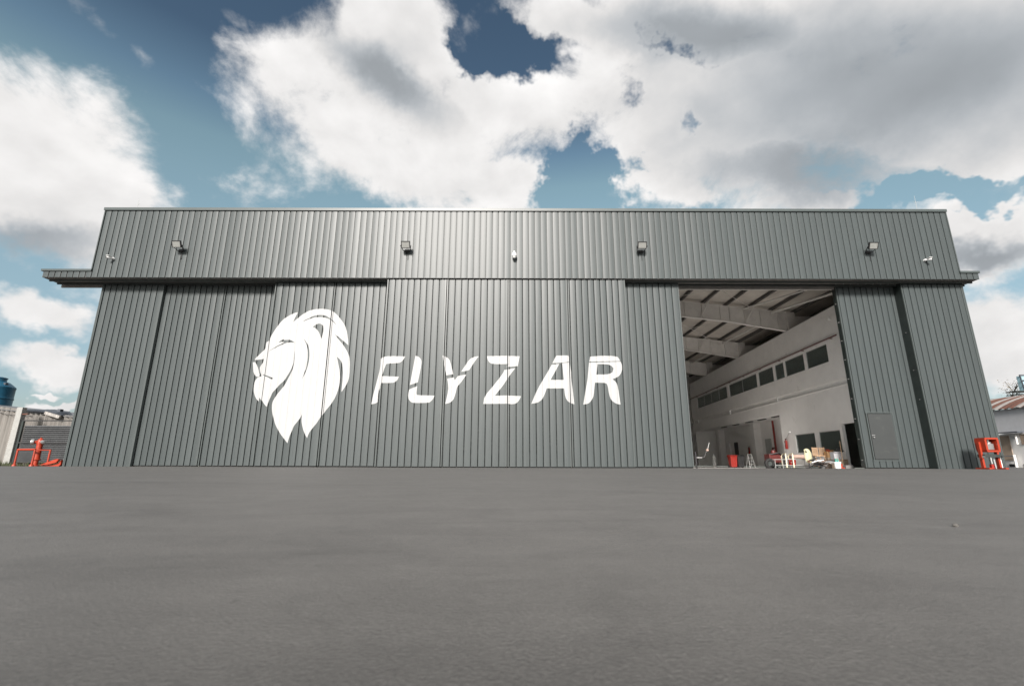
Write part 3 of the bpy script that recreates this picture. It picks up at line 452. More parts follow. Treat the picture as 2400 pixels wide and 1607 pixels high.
def painted(name, polys, parent, x0, x1, w, y, label=None, flat=False):
    """paint lying on the ribbed sheets of one door leaf: follows their profile"""
    pr = [] if flat else panel_profile(w); zs = [q[1] for p in polys for q in p]; xs = [q[0] for p in polys for q in p]
    za, zb = min(zs)-.05, max(zs)+.05
    ax, bx = max(x0, min(xs)), min(x1, max(xs))
    if bx-ax < .02: return None
    verts = []; edges = []
    for p in polys:
        b = len(verts); verts += [Vector(q) for q in p]; edges += [(b+i, b+(i+1) % len(p)) for i in range(len(p))]
    cuts = [x0, x1]; n = 0 if flat else round((x1-x0)/w)
    for i in range(n):
        cuts += [x0+i*w+q[0] for q in pr[1:-1]]
    for cx in sorted(cuts):
        if ax-.3 < cx < bx+.3:
            b = len(verts); verts += [Vector((cx, za)), Vector((cx, zb))]; edges.append((b, b+1))
    vo, eo, fo, *_ = delaunay_2d_cdt(verts, edges, [], 0, 1e-5)
    mb = MB(); idx = {}
    for f in fo:
        c = sum((vo[i] for i in f), Vector((0, 0)))/len(f)
        if not (x0 < c.x < x1) or not in_poly(c.x, c.y, polys): continue
        t = []
        for i in f:
            # depth from the sheet profile, evaluated just inside the triangle so that steps stay crisp
            q = vo[i]; xe = q.x + (c.x-q.x)*1e-3; xr = min(max((xe-x0) % w, 0), w)
            dp = 0. if flat else min(prof_at(xr, w), .016);   # the paint film bridges most of each joint
            key = (i, round(dp, 4))
            if key not in idx: idx[key] = len(mb.v); mb.v.append((q.x, y+dp-.004, q.y))
            t.append(idx[key])
        mb.f.append(tuple(t))
    if not mb.f: return None
    o = mb.build(name, 'paintwhite', parent)
    if label: o['label'] = label
    return o

ZL = 8.585      # top of the door leaves
#        x0      x1     depth  gap under leaf
leaves = [(-19.87, -16.92, .80, 0.0), (-17.0, -14.065, .95, .05), (-14.02, -11.15, .95, .05), (-11.36, -8.56, .50, .05), (-8.515, -5.70, .50, .05),
          (-5.88, -3.10, .10, .04), (-3.06, -.22, .10, .04), (-.18, 2.57, .10, .04), (2.61, 5.30, .10, .04), (5.12, 7.96, .50, .05),
          (15.79, 18.75, .95, .045), (18.62, 21.52, .50, 0.0)]
paint_on = {2: [('painted_emblem', 'lion3')], 3: [('painted_emblem', 'lion4')], 4: [('painted_emblem', 'lion4'), ('painted_letter', 'F5')],
            5: [('painted_letter', 'F'), ('painted_letter', 'L'), ('painted_letter', 'Y')], 6: [('painted_letter', 'Y'), ('painted_letter', 'Z')],
            7: [('painted_letter', 'Z'), ('painted_letter', 'A')], 8: [('painted_letter', 'A'), ('painted_letter', 'R')]}
EMB = {'lion3': 'white nose and beard of the painted lion', 'lion4': 'white head and mane of the painted lion'}
PDOOR = (16.25, 17.37, .38, 2.445)
for i, (x0, x1, d, gap) in enumerate(leaves):
    y = D0+d
    name = 'sliding_door' if i not in (0, 11) else 'wall_bay'
    leaf = MB().box(x0+.01, x1-.01, y+.05, y+.14, gap+.01, ZL-.01).build(name, 'darksteel', hangar)
    MB().box(x0+.02, x1-.02, y+.142, y+.155, gap+.02, ZL-.02).build('bounce_lining', 'white', leaf)  # unseen white sheet added on the leaf's back to bounce light inside
    holes = [PDOOR] if i == 10 else None
    tx = .055
    w = clad(leaf, x0+tx, x1-tx, y, gap, ZL, holes)
    for a, b in ((x0, x0+tx), (x1-tx, x1)):
        MB().box(a, b-.012 if a == x0 else b, y-.012, y+.12, gap+.002, ZL).build('edge_trim', 'trim', leaf)
    if i in (1, 3, 5, 6, 7): MB().box(x1-.008, x1+.055, y+.122, y+.139, gap+.01, ZL-.012).build('astragal', 'rubber', leaf)
    if gap: MB().box(x0+.02, x1-.02, y+.06, y+.13, .004, gap+.008).build('bottom_seal', 'rubber', leaf)
    vis0, vis1 = x0+tx, x1-tx
    for nm, key in paint_on.get(i, []):
        lab = EMB.get(key) or 'white painted letter ' + key[0]
        painted(nm, LOGO[key], leaf, vis0, vis1, w, y, lab)
    if i in (2, 3, 4, 5, 6, 7, 8):
        # paint running over the edge strips
        for (a, b) in ((x0, x0+tx-.012), (x1-tx, x1)):
            for nm, key in paint_on.get(i, []):
                painted(nm, LOGO[key], leaf, a, b, 1., y-.012, None, True)
    if i == 10:
        # pedestrian door let into the leaf
        hx0, hx1, hz0, hz1 = PDOOR
        MB().box(hx0-.06, hx1+.06, y+.035, y+.06, hz0-.06, hz1+.06).build('door_recess', 'greendark', leaf)
        for (a, b, c_, e) in ((hx0-.06, hx0-.015, hz0-.06, hz1+.06), (hx1+.015, hx1+.06, hz0-.06, hz1+.06), (hx0-.015, hx1+.015, hz1+.015, hz1+.06), (hx0-.015, hx1+.015, hz0-.06, hz0-.015)):
            MB().box(a, b, y-.012, y+.033, c_, e).build('door_frame', 'trim', leaf)
        MB().box(hx0+.022, hx1-.022, y-.006, y+.03, hz0+.022, hz1-.022).build('personnel_door', 'doorflat', leaf, bevel=.004)
        MB().lathe((hx0+.11, y-.03, 1.36), [(.042, -.012), (.045, 0), (.03, .03), (.012, .035)], 12, Matrix.Rotation(math.pi/2, 3, 'X')).build('door_knob', 'silver', leaf, True)
        MB().box(hx0+.04, hx0+.18, y-.022, y-.007, 1.445, 1.475).build('door_handle', 'silver', leaf)
        # dark open edge with bolted brackets
        ep = MB().box(x0-.02, x0-.001, y+.01, y+.25, gap, ZL).build('edge_plate', 'greendark', leaf)
        for k in range(9):
            z = .35+k*.92
            MB().box(x0-.06, x0-.021, y+.10, y+.16, z, z+.03).build('edge_bracket', 'silver', leaf)
    if i == 11:
        MB().box(x0-.022, x0-.002, y+.0, y+.47, .01, ZL).build('edge_plate', 'greendark', leaf)
        MB().box(x1+.002, x1+.05, y-.02, y+.9, 0, ZL).build('corner_trim', 'trim', leaf)
        for z in (3.05, 4.4, 6.2):
            MB().tube([(x0-.03, y+.2, z), (x0-.06, y+.2, z)], .02, 6).build('bolt_head', 'silver', leaf)
    if i == 0:
        MB().box(x0-.05, x0-.002, y-.02, y+.9, 0, ZL).build('corner_trim', 'trim', leaf)

# shell
w_ = MB().box(-19.86, -19.70, D0+1.0, 52, 0, 9.35).build('side_wall', 'cladding', hangar)
MB().box(-19.69, -19.67, D0+1.2, 51.9, 0, 9.3).build('bounce_lining', 'white', w_)  # added white sheet, out of view, brightens the interior by bounce
MB().box(21.36, 21.51, D0+1.0, 52, 0, 9.35).build('side_wall', 'cladding', hangar)
MB().box(-19.86, 21.51, 52, 52.15, 0, 11.6).build('back_wall', 'plaster', hangar)
def zr(x): return 10.33+.11*(10.3-abs(x-.8))
roof = MB()
for xa, xb in ((-19.95, .8), (.8, 21.6)):
    za, zb = zr(xa)+.22, zr(xb)+.22
    roof.add([(xa, D0+1.26, za), (xb, D0+1.26, zb), (xb, 52.2, zb), (xa, 52.2, za), (xa, D0+1.26, za+.08), (xb, D0+1.26, zb+.08), (xb, 52.2, zb+.08), (xa, 52.2, za+.08)],
             [(3, 2, 1, 0), (4, 5, 6, 7), (0, 1, 5, 4), (1, 2, 6, 5), (2, 3, 7, 6), (3, 0, 4, 7)])
roof = roof.build('roof', 'insulation', hangar)
for k in range(-5, 8):
    x = 10.95+k*1.44
    if x > 21: continue
    z = zr(x)
    MB().box(x-.10, x+.02, 22.4, 51.9, z+.02, z+.205).build('purlin', 'purlin', roof)
for k in range(1, 7):   # seams between the insulation sheets
    MB().box(8, 21, 22.4+k*1.15, 22.41+k*1.15, zr(14.5)-.4, zr(14.5)-.39)
RY = (29.3, 37.1, 44.8)
for Y in RY:
    r = MB(); xs = [2.0, 11.1, 13.9, 17.2+.067*(Y-24)]; dep = [1.0, 1.0, 1.02, 1.25]
    for (xa, xb, da, db) in zip(xs, xs[1:], dep, dep[1:]):
        za, zb = zr(xa), zr(xb)
        r.add([(xa, Y-.01, za-da), (xb, Y-.01, zb-db), (xb, Y-.01, zb), (xa, Y-.01, za), (xa, Y+.01, za-da), (xb, Y+.01, zb-db), (xb, Y+.01, zb), (xa, Y+.01, za)],
              [(0, 1, 2, 3), (7, 6, 5, 4), (0, 4, 5, 1), (1, 5, 6, 2), (2, 6, 7, 3), (3, 7, 4, 0)])
    rf = r.build('rafter', 'steelwhite', hangar)
    fl = MB()
    for (xa, xb, da, db) in zip(xs, xs[1:], dep, dep[1:]):
        fl.bar((xa, Y, zr(xa)-da-.012), (xb, Y, zr(xb)-db-.012), .26, .022)
        fl.bar((xa, Y, zr(xa)+.0), (xb, Y, zr(xb)+.0), .26, .022)
    fl.build('flange', 'steelwhite', rf)
    for x in (8.2, 9.6, 11.1, 12.2, 13.35, 13.95, 14.9, 15.9, 17.0):
        dd = 1.0 if x < 13.9 else 1.02+.23*(x-13.9)/3.45
        MB().box(x-.012, x+.012, Y-.11, Y-.012, zr(x)-dd, zr(x)-.02).build('stiffener', 'steelwhite', rf)
    cx_ = 17.04+.067*(Y-24)+.18
    cm = MB().box(cx_, cx_+.5, Y-.13, Y-.105, 8.33, zr(17.6)).box(cx_, cx_+.5, Y+.105, Y+.13, 8.33, zr(17.6)).box(cx_, cx_+.025, Y-.104, Y+.104, 8.33, zr(17.4)).build('column', 'steelwhite', hangar)
    MB().box(cx_+.52, 21.35, Y-.08, Y+.08, zr(19.5)-1.0, zr(19.5)-.05).build('rafter_tail', 'steelwhite', hangar)
    for x in (12.4, 15.25):
        MB().bar((x-.35, Y-.13, zr(x)-.98), (x+.05, Y-.75, zr(x)+.05), .05, .05).build('flange_brace', 'steelwhite', rf)
MB().box(7.6, 17.6, 22.85, 23.1, 8.83, 9.08).build('header_beam', 'steelwhite', hangar)
MB().box(7.6, 17.6, 22.98, 23.0, 9.081, 9.35).build('header_web', 'steelwhite', hangar)
for p, q, t in (((17.3, 23.1, 8.95), (16.6, 29.2, zr(16.6)-.15), .14), ((16.9, 23.1, 9.4), (14.8, 29.2, zr(14.8)-.1), .10), ((9.2, 23.2, 9.9), (15.6, 29.2, 9.75), .03), ((15.2, 23.2, 9.9), (9.0, 29.2, 10.3), .03),
                ((9.0, 29.4, 10.0), (16.6, 37.0, 9.4), .04), ((15.4, 29.4, 9.6), (12.0, 37.0, 10.1), .04), ((17.2, 29.5, 9.5), (16.8, 37.0, 9.5), .12), ((17.3, 37.2, 9.5), (17.2, 44.7, 9.5), .12)):
    MB().tube([p, q], t*.5, 8).build('roof_brace', 'steelwhite', hangar)

# ------------------------------------------------------------ office block inside the hangar (local: y along the wall, x into the offices)
RZ = -math.atan(.067)
off = thing('office_block', (17.04, 24.0, 0), 'white two-storey office block inside the hangar with a band of upper windows', 'office block', rz=RZ, local=True)
T = .16
def slab(name, m, *b, parent=off):
    return MB().box(*b).build(name, m, parent)
WT = [(1.25, 3.42), (3.68, 5.96), (6.14, 7.34), (7.61, 9.90), (10.2, 15.55), (16.05, 24.1)]
wall_hi = slab('upper_wall', 'plaster', 0, T, 0, 26.2, 6.57, 8.34)
slab('spandrel', 'plaster', 0, T, 0, 26.2, 4.47, 5.55)
ys = [0]+[v for w_ in WT for v in w_]+[26.2]
for a, b in zip(ys[::2], ys[1::2]): slab('pier', 'plaster', .002, T-.002, a, b, 5.55, 6.57)
for a, b in WT:
    n = max(1, round((b-a)/2.2)); wd = slab('window', 'frame', .05, .10, a, b, 5.551, 5.59)
    slab('frame_rail', 'frame', .05, .10, a, b, 6.53, 6.569, parent=wd)
    for k in range(n+1):
        yy = a+(b-a)*k/n; slab('mullion', 'frame', .05, .10, max(a, yy-.02), min(b, yy+.02), 5.591, 6.529, parent=wd)
    slab('glass_pane', 'pane', .07, .076, a+.001, b-.001, 5.592, 6.528, parent=wd)
slab('beam_web', 'plaster', .10, .2, 0, 26.2, 4.17, 4.468)
slab('beam_flange', 'plaster', -.04, .2, 0, 26.2, 4.14, 4.168)
for y in (7.52, 15.9, 24.5): slab('stiffener_plate', 'white', -.03, .098, y-.06, y+.06, 4.17, 4.468)
slab('lintel_wall', 'plaster', 0, T, 0, 26.2, 3.36, 4.138)
lw = [(1.28, 3.30), (3.70, 5.90)]
slab('lower_wall', 'plaster', 0, T, 1.05, 7.53, 1.93, 3.36)
slab('lower_wall', 'plaster', 0, T, 0, 1.05, 2.2, 3.36)
slab('sill_wall', 'plaster', 0, T, 1.05, 7.53, 0, .83)
for a, b in ((1.05, 1.28), (3.30, 3.70), (5.90, 7.53)): slab('pier', 'plaster', .002, T-.002, a, b, .83, 1.93)
for a, b in lw:
    wd = slab('window', 'frame', .05, .10, a, b, .831, .87)
    slab('frame_rail', 'frame', .05, .10, a, b, 1.89, 1.929, parent=wd)
    for yy in (a, b-.04): slab('mullion', 'frame', .05, .10, yy, yy+.04, .871, 1.889, parent=wd)
    slab('glass_pane', 'pane', .07, .076, a+.041, b-.041, .872, 1.888, parent=wd)
slab('return_wall', 'plaster', T+.001, 3.4, 7.40, 7.53, 0, 3.36)
slab('floor_slab', 'plaster', T+.001, 3.4, 0, 26.2, 3.45, 4.0)
slab('recess_wall', 'plaster', 2.3, 2.45, 7.54, 26.2, 0, 3.449)
slab('recess_end', 'plaster', .2, 2.299, 26.0, 26.19, 0, 3.44)
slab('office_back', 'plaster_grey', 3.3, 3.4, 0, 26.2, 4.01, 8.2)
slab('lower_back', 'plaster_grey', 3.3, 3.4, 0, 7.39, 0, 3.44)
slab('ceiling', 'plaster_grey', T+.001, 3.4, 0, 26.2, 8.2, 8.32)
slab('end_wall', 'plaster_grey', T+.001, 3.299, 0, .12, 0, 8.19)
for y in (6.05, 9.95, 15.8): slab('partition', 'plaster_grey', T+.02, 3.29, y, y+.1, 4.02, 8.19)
for y, z in ((4.4, 4.1), (8.2, 4.1), (9.0, 4.1), (11.6, 4.1), (13.6, 4.1), (14.6, 4.1), (18.5, 4.1), (21, 4.1)):
    slab('inner_door', 'black', 3.22, 3.298, y, y+.75, z, z+2.15)
for y in (16.2, 24.3): slab('pilaster', 'plaster', 1.75, 2.298, y-.32, y+.32, 0, 3.44)
slab('door_leaf', 'white', 2.15, 2.29, 22.6, 23.5, .01, 2.1)
slab('door_opening', 'black', 2.25, 2.298, 20.9, 21.7, .01, 2.1)  # black slab painted for the shade inside an open doorway
slab('wall_panel', 'frame', 2.24, 2.298, 14.2, 15.2, .01, 2.1)
slab('wall_box', 'glassblue', 2.2, 2.298, 11.0, 11.7, .9, 1.95)
for y in (9.6, 11.9, 14.2, 17.0, 19.8): slab('ceiling_fitting', 'darksteel', .9, 1.1, y, y+1.1, 3.39, 3.449)
for y, z in ((3.05, 7.2), (8.6, 7.2)):
    MB().lathe((1.2, y, 6.1), [(.16, 0), (.17, .03), (.16, .05)], 14).build('ceiling_lamp', 'lampglow', off)
    MB().tube([(1.2, y, 6.15), (1.2, y, 8.19)], .01, 6).build('lamp_cord', 'black', off)
# red pipes
MB().tube([(-.09, .1, 6.74), (-.09, 26, 6.74)], .035, 8).build('fire_pipe', 'darkred', off, True)
for k in range(9): MB().box(-.12, -.001, .6+k*2.9, .64+k*2.9, 6.66, 6.69).build('pipe_bracket', 'darkred', off)
MB().tube([(2.1, 13.2, 3.40), (2.1, 13.2, .2)], .08, 8).build('fire_pipe', 'pipered', off, True)
MB().tube([(2.02, 13.2, 1.35), (1.8, 13.05, 1.35), (1.8, 13.05, 1.1)], .06, 8).build('pipe_valve', 'darkred', off)
# camera high on the wall
pc = thing('security_camera', (17.0, 24.35, 7.72), 'white bullet camera on the office wall beside the dark door edge', 'camera', rz=RZ)
MB().tube([(16.98, 24.5, 7.72), (16.85, 24.2, 7.70)], .05, 10).build('body', 'white', pc, True)
MB().box(16.93, 17.06, 24.46, 24.54, 7.69, 7.76).build('bracket', 'white', pc)

def offw(x, y, z):   # office-local to world
    c_, s_ = math.cos(RZ), math.sin(RZ); return Vector((17.04+x*c_-y*s_, 24+x*s_+y*c_, z))
for (lx, ly, z, lab) in ((-.11, 6.9, 1.1, 'red fire extinguisher hung on the white wall left of the ground-floor windows'), (2.18, 18.3, 1.0, 'red fire extinguisher on the far wall behind the wheeled bins')):
    p = offw(lx, ly, z)
    e = thing('fire_extinguisher', p, lab, 'extinguisher', 'fire extinguishers in the hangar')
    MB().lathe(p, [(.07, 0), (.085, .02), (.085, .46), (.07, .53), (.03, .56), (.03, .6)], 14).build('cylinder', 'redpaint', e, True)
    MB().box(p.x-.03, p.x+.03, p.y-.10, p.y+.04, p.z+.6, p.z+.64).build('handle', 'black', e)
    MB().tube([p+Vector((-.02, -.03, .6)), p+Vector((-.10, -.10, .5)), p+Vector((-.11, -.06, .15))], .014, 6).build('hose', 'black', e)
    MB().box(p.x-.092, p.x-.084, p.y-.05, p.y+.05, p.z+.2, p.z+.38).build('label_plate', 'white', e)
al = offw(-.03, 6.42, 2.12)
lamp = thing('emergency_lamp', al, 'small white lamp with a hanging cord above the extinguisher', 'lamp')
MB().lathe(al, [(.05, -.04), (.06, 0), (.04, .05)], 10).build('housing', 'white', lamp, True)
MB().tube([al+Vector((-.03, 0, -.04)), al+Vector((-.05, .25, -.25)), al+Vector((-.05, .42, -.36))], .01, 5).build('cord', 'frame', lamp)

# ------------------------------------------------------------ lights and cameras on the front
def floodlight(x, z, lab):
    t = thing('floodlight', (x, D0, z), lab, 'floodlight', 'floodlights along the fascia')
    M_ = Matrix.Rotation(math.radians(24), 3, 'X')
    c_ = Vector((x, D0-.42, z))
    w_, h_ = .42, .33
    MB().cbox(c_+M_ @ Vector((0, .045, 0)), w_, .07, h_, M_).build('housing', 'black', t, bevel=.012)
    MB().cbox(c_+M_ @ Vector((0, .004, 0)), w_-.06, .012, h_-.06, M_).build('glass', 'lens', t)
    fr = MB()
    for sx in (-1, 1): fr.cbox(c_+M_ @ Vector((sx*(w_/2-.015), 0, 0)), .03, .03, h_, M_)
    for sz in (-1, 1): fr.cbox(c_+M_ @ Vector((0, 0, sz*(h_/2-.015))), w_-.061, .03, .03, M_)
    fr.build('frame', 'black', t)
    fins = MB()
    for k in range(7): fins.cbox(c_+M_ @ Vector(((k-3)*.055, .10, 0)), .012, .05, h_*.7, M_)
    fins.build('cooling_fins', 'black', t)
    b = MB()
    for sx in (-1, 1): b.bar(c_+Vector((sx*.25, .03, -.02)), (x+sx*.16, D0-.06, z-.16), .03, .012)
    b.bar((x-.16, D0-.06, z-.16), (x+.16, D0-.06, z-.16), .02, .05)
    b.build('bracket', 'black', t)
    MB().box(x-.1, x+.1, D0-.05, D0-.001, z-.22, z-.09).build('wall_plate', 'black', t)
    MB().tube([(x+.05, D0-.03, z-.2), (x+.06, D0-.02, z-.55), (x+.06, D0+.02, z-.62)], .012, 6).build('cable', 'black', t)
for x, lab in ((-15.8, 'black floodlight on the fascia, leftmost of the four'), (-5.02, 'black floodlight on the fascia just left of the white dome camera'),
               (6.1, 'black floodlight on the fascia just right of the white dome camera'), (16.95, 'black floodlight on the fascia, rightmost of the four')):
    floodlight(x, 10.12, lab)
t = thing('dome_camera', (.09, D0, 9.72), 'white dome security camera at the middle of the fascia', 'camera')
MB().tube([(.09, D0-.001, 9.86), (.09, D0-.16, 9.90), (.09, D0-.2, 9.84)], [.05, .045, .06], 10).build('bracket', 'white', t, True)
MB().lathe((.09, D0-.2, 9.60), [(.06, .0), (.11, .05), (.115, .14), (.09, .20), (.05, .24)], 16).build('body', 'white', t, True)
MB().lathe((.09, D0-.2, 9.53), [(.02, 0), (.06, .02), (.085, .07)], 16).build('dome', 'white', t, True)
for x, s, lab in ((-18.95, -1, 'white bullet camera near the left end of the fascia'), (19.55, 1, 'white bullet camera near the right end of the fascia')):
    t = thing('bullet_camera', (x, D0, 9.5), lab, 'camera', 'bullet cameras at the fascia ends')
    MB().tube([(x, D0-.001, 9.55), (x, D0-.08, 9.54)], [.06, .05], 10).build('bracket', 'white', t, True)
    MB().tube([(x-s*.02, D0-.06, 9.56), (x+s*.13, D0-.28, 9.51)], [.05, .055], 12).build('body', 'white', t, True)
    MB().tube([(x+s*.13, D0-.281, 9.51), (x+s*.136, D0-.29, 9.508)], .042, 12).build('lens', 'black', t)
    MB().box(x+s*.05-.07, x+s*.05+.07, D0-.33, D0-.06, 9.585, 9.60).build('sun_shield', 'white', t)
for x, zt, lab in ((-19.42, 13.5, 'thin lightning rod above the left end of the parapet'), (21.0, 13.72, 'thin lightning rod above the right end of the parapet')):
    xx = min(x, 20.9)
    t = thing('lightning_rod', (xx, 22.2, 12.2), lab, 'lightning rod', 'lightning rods on the parapet')
    MB().tube([(xx, 22.2, 12.26), (xx, 22.2, zt)], [.014, .006], 6).build('rod', 'frame', t)
    MB().box(xx-.05, xx+.05, 22.15, 22.25, 12.25, 12.30).build('base', 'frame', t)
    for k in (.1, -.1): MB().tube([(xx, 22.2, zt-.4), (xx+k, 22.2, zt-.33)], .006, 5).build('prong', 'frame', t)

# ------------------------------------------------------------ left side: hydrant, guard, fence, tank
hx, hy = -21.48, 22.15
t = thing('fire_hydrant', (hx, hy, 0), 'orange-red fire hydrant with two silver outlet caps', 'hydrant')
MB().lathe((hx, hy, 0), [(.15, 0), (.15, .05), (.09, .06), (.09, .26), (.15, .27), (.15, .32), (.118, .335), (.112, .60), (.112, .95), (.13, .96), (.13, 1.02), (.125, 1.08), (.11, 1.16), (.07, 1.2), (.03, 1.215)], 20).build('barrel', 'orange', t, True)
for s in (-1, 1):
    kk = 1.25 if s < 0 else .8
    R_ = Matrix.Rotation(s*math.pi/2, 3, 'Y') @ Matrix.Rotation(0, 3, 'Z')
    dvec = Vector((s*.85, -.5, 0)).normalized()
    q = Vector((hx, hy, 1.06)); p1 = q+dvec*.12; p2 = q+dvec*.2; p3 = q+dvec*.31
    o_ = MB().tube([p1, p2], [.07, .075], 14).build('outlet', 'orange', t, True)
    MB().tube([p2, p2+dvec*.04, p3, p3+dvec*.01], [.10*kk, .11*kk, .105*kk, .06*kk], 16).build('outlet_cap', 'silver', t, True)
MB().lathe((hx, hy, 1.21), [(.035, 0), (.035, .04), (.02, .05)], 6).build('top_nut', 'orange', t)
t = thing('guard_rail', (-21.5, 22.0, 0), 'orange pipe guard rail around the hydrant', 'guard rail')
MB().tube([(-22.27, 22.0, .72), (-21.22, 21.72, .72)], .046, 8).build('top_rail', 'orange', t, True)
MB().tube([(-21.22, 21.72, .70), (-20.80, 22.0, .70)], .026, 8).build('top_rail', 'orange', t, True)
for x, y in ((-22.27, 22.0), (-21.22, 21.72), (-20.80, 22.0)):
    lg = MB().tube([(x, y, .01), (x, y, .73)], .038, 8).build('leg', 'orange', t, True)
    MB().lathe((x, y, .004), [(.09, 0), (.08, .04), (.045, .09)], 10).build('foot', 'orange', lg, True)
t = thing('drawbar_wedge', (-20.35, 21.75, 0), 'flat orange wedge-shaped metal piece lying by the left hangar corner', 'metal wedge')
MB().prism([(-20.78, .05), (-20.35, .09), (-20.08, .16), (-19.98, .30), (-20.10, .315), (-20.30, .24), (-20.60, .12)], 21.62, 21.72).build('upper_blade', 'orange', t)
MB().prism([(-20.78, .004), (-20.02, .004), (-19.95, .08), (-19.97, .28), (-20.05, .14), (-20.3, .075), (-20.78, .045)], 21.73, 21.95).build('lower_blade', 'orange', t)
t = thing('white_pole', (-20.05, 22.0, 0), 'thin white pole standing against the left hangar corner', 'pole')
MB().tube([(-20.03, 21.9, .02), (-19.99, 22.0, 1.5)], .022, 8).build('shaft', 'white', t, True)
MB().lathe((-20.03, 21.9, .004), [(.05, 0), (.05, .02), (.02, .03)], 8).build('foot', 'white', t)

t = thing('concrete_post', (-26.65, 26, -.03), 'white concrete post left of the ribbed gate panel', 'post')
MB().add([(-26.82, 25.85, -.03), (-26.48, 25.85, -.03), (-26.48, 26.15, -.03), (-26.82, 26.15, -.03), (-26.80, 25.87, 3.05), (-26.50, 25.87, 3.05), (-26.50, 26.13, 3.05), (-26.80, 26.13, 3.05)],
         [(3, 2, 1, 0), (4, 5, 6, 7), (0, 1, 5, 4), (1, 2, 6, 5), (2, 3, 7, 6), (3, 0, 4, 7)]).build('shaft', 'concretepost', t, bevel=.015)
MB().tube([(-26.5, 25.95, 2.68), (-26.2, 25.95, 2.69)], .04, 8).build('hinge_pin', 'rust', t)
def ribbed(x0, x1, z0, z1, y, n, amp, vertical, ztop2=None):
    """corrugated sheet as one continuous wave"""
    m = MB(); k = 6
    if vertical:
        for i in range(n*k+1):
            x = x0+(x1-x0)*i/(n*k); yy = y+amp*math.cos(2*math.pi*i/k); zt = z1+(ztop2-z1)*i/(n*k) if ztop2 else z1
            m.v += [(x, yy, z0), (x, yy, zt)]
    else:
        for i in range(n*k+1):
            z = z0+(z1-z0)*i/(n*k); yy = y+amp*math.cos(2*math.pi*i/k); m.v += [(x0, yy, z), (x1, yy, z)]
    for i in range(n*k): m.f.append((2*i, 2*i+1, 2*i+3, 2*i+2))
    return m
t = thing('gate_panel', (-25.1, 26.0, -.03), 'grey gate panel of horizontal ribbed sheet with two dark crossbars', 'gate')
ribbed(-26.28, -23.75, .12, 2.08, 26.0, 19, .05, False).build('ribbed_sheet', 'galv', t, True)
for z in (2.34, 1.18): MB().box(-26.4, -23.7, 25.92, 25.96, z-.03, z+.03).build('crossbar', 'black', t)
for x in (-26.38, -23.68): MB().box(x-.05, x+.05, 25.93, 26.03, -.03, 2.36).build('gate_post', 'greendark', t)
t = thing('corrugated_hut', (-29, 28.5, -.03), 'low hut behind the fence clad in pale corrugated sheets', 'hut')
ribbed(-26.35, -23.0, -.03, 2.90, 27.0, 12, .10, True, 2.48).build('corrugated_sheet', 'fibre', t, True)
ribbed(-32.0, -26.36, -.03, 3.5, 27.0, 20, .10, True, 2.96).build('corrugated_sheet', 'fibre', t, True)
MB().add([(-36, 26.9, 3.75), (-22.8, 26.9, 2.42), (-22.8, 33, 2.75), (-36, 33, 4.0), (-36, 26.9, 3.79), (-22.8, 26.9, 2.46), (-22.8, 33, 2.79), (-36, 33, 4.04)],
         [(3, 2, 1, 0), (4, 5, 6, 7), (0, 1, 5, 4), (1, 2, 6, 5), (2, 3, 7, 6), (3, 0, 4, 7)]).build('roof', 'galv', t)
MB().box(-36, -22.9, 32.8, 33, -.03, 2.6).build('back_wall', 'fibre', t)
MB().box(-36, -32.0, 26.95, 27.05, -.03, 3.4).build('front_wall', 'fibre', t)
t = thing('tarpaulin', (-26.2, 26.9, 2.9), 'dark folded tarpaulin and timber lying on the hut roof edge', 'tarpaulin')
MB().add([(-27.4, 26.7, 3.02), (-26.4, 26.65, 2.98), (-25.5, 26.7, 2.86), (-25.2, 26.75, 2.72), (-27.4, 27.6, 3.1), (-26.4, 27.6, 3.12), (-25.5, 27.6, 3.0), (-25.2, 27.5, 2.8), (-27.4, 26.75, 2.94), (-26.4, 26.72, 2.88), (-25.5, 26.75, 2.78), (-25.2, 26.8, 2.68)],
         [(0, 1, 5, 4), (1, 2, 6, 5), (2, 3, 7, 6), (8, 9, 1, 0), (9, 10, 2, 1), (10, 11, 3, 2)]).build('sheet', 'tarp', t)
MB().cbox((-25.6, 26.72, 2.72), .9, .12, .16, Matrix.Rotation(.28, 3, 'Y')).build('timber', 'fibre', t)
MB().cbox((-25.35, 26.85, 2.98), .16, .2, .14).build('block', 'tarp', t)
t = thing('hanging_cable', (-28, 26.9, 2.8), 'black cable sagging across the corrugated hut wall', 'cable')
MB().tube([(-30.2, 26.9, 3.35), (-29.2, 26.88, 2.98), (-28.4, 26.88, 2.76), (-27.6, 26.88, 2.68), (-26.85, 26.88, 2.68)], .014, 6).build('cable_run', 'black', t)
t = thing('water_tank', (-37.0, 34, 0), 'blue plastic water tank with a domed lid behind the hut', 'water tank')
tk = MB().lathe((-37.05, 34, 0), [(.92, 3.98), (.98, 4.02), (.98, 4.5), (1.01, 4.53), (1.01, 4.6), (.98, 4.63), (.98, 5.25), (1.0, 5.3), (1.0, 5.38), (.93, 5.45), (.62, 5.72), (.42, 5.78), (.42, 5.98), (.30, 6.03)], 28).build('shell', 'tankblue', t, True)
MB().lathe((-37.05, 34, 6.0), [(.46, 0), (.46, .05), (.2, .12), (.05, .13)], 20).build('lid', 'tankblue', t, True)
MB().box(-36.35, -36.2, 33.7, 33.9, 5.5, 5.66).build('fitting', 'tarp', t)
MB().box(-38.2, -35.9, 32.9, 35.1, 3.8, 3.975).build('platform', 'galv', t)
for x in (-38, -36.1):
    for y in (33.1, 34.9): MB().box(x-.07, x+.07, y-.07, y+.07, -.03, 3.8).build('leg', 'galv', t)
t = thing('leaning_sheets', (-27.2, 26.4, -.03), 'narrow stack of weathered ribbed sheets leaning behind the concrete post', 'scrap metal')
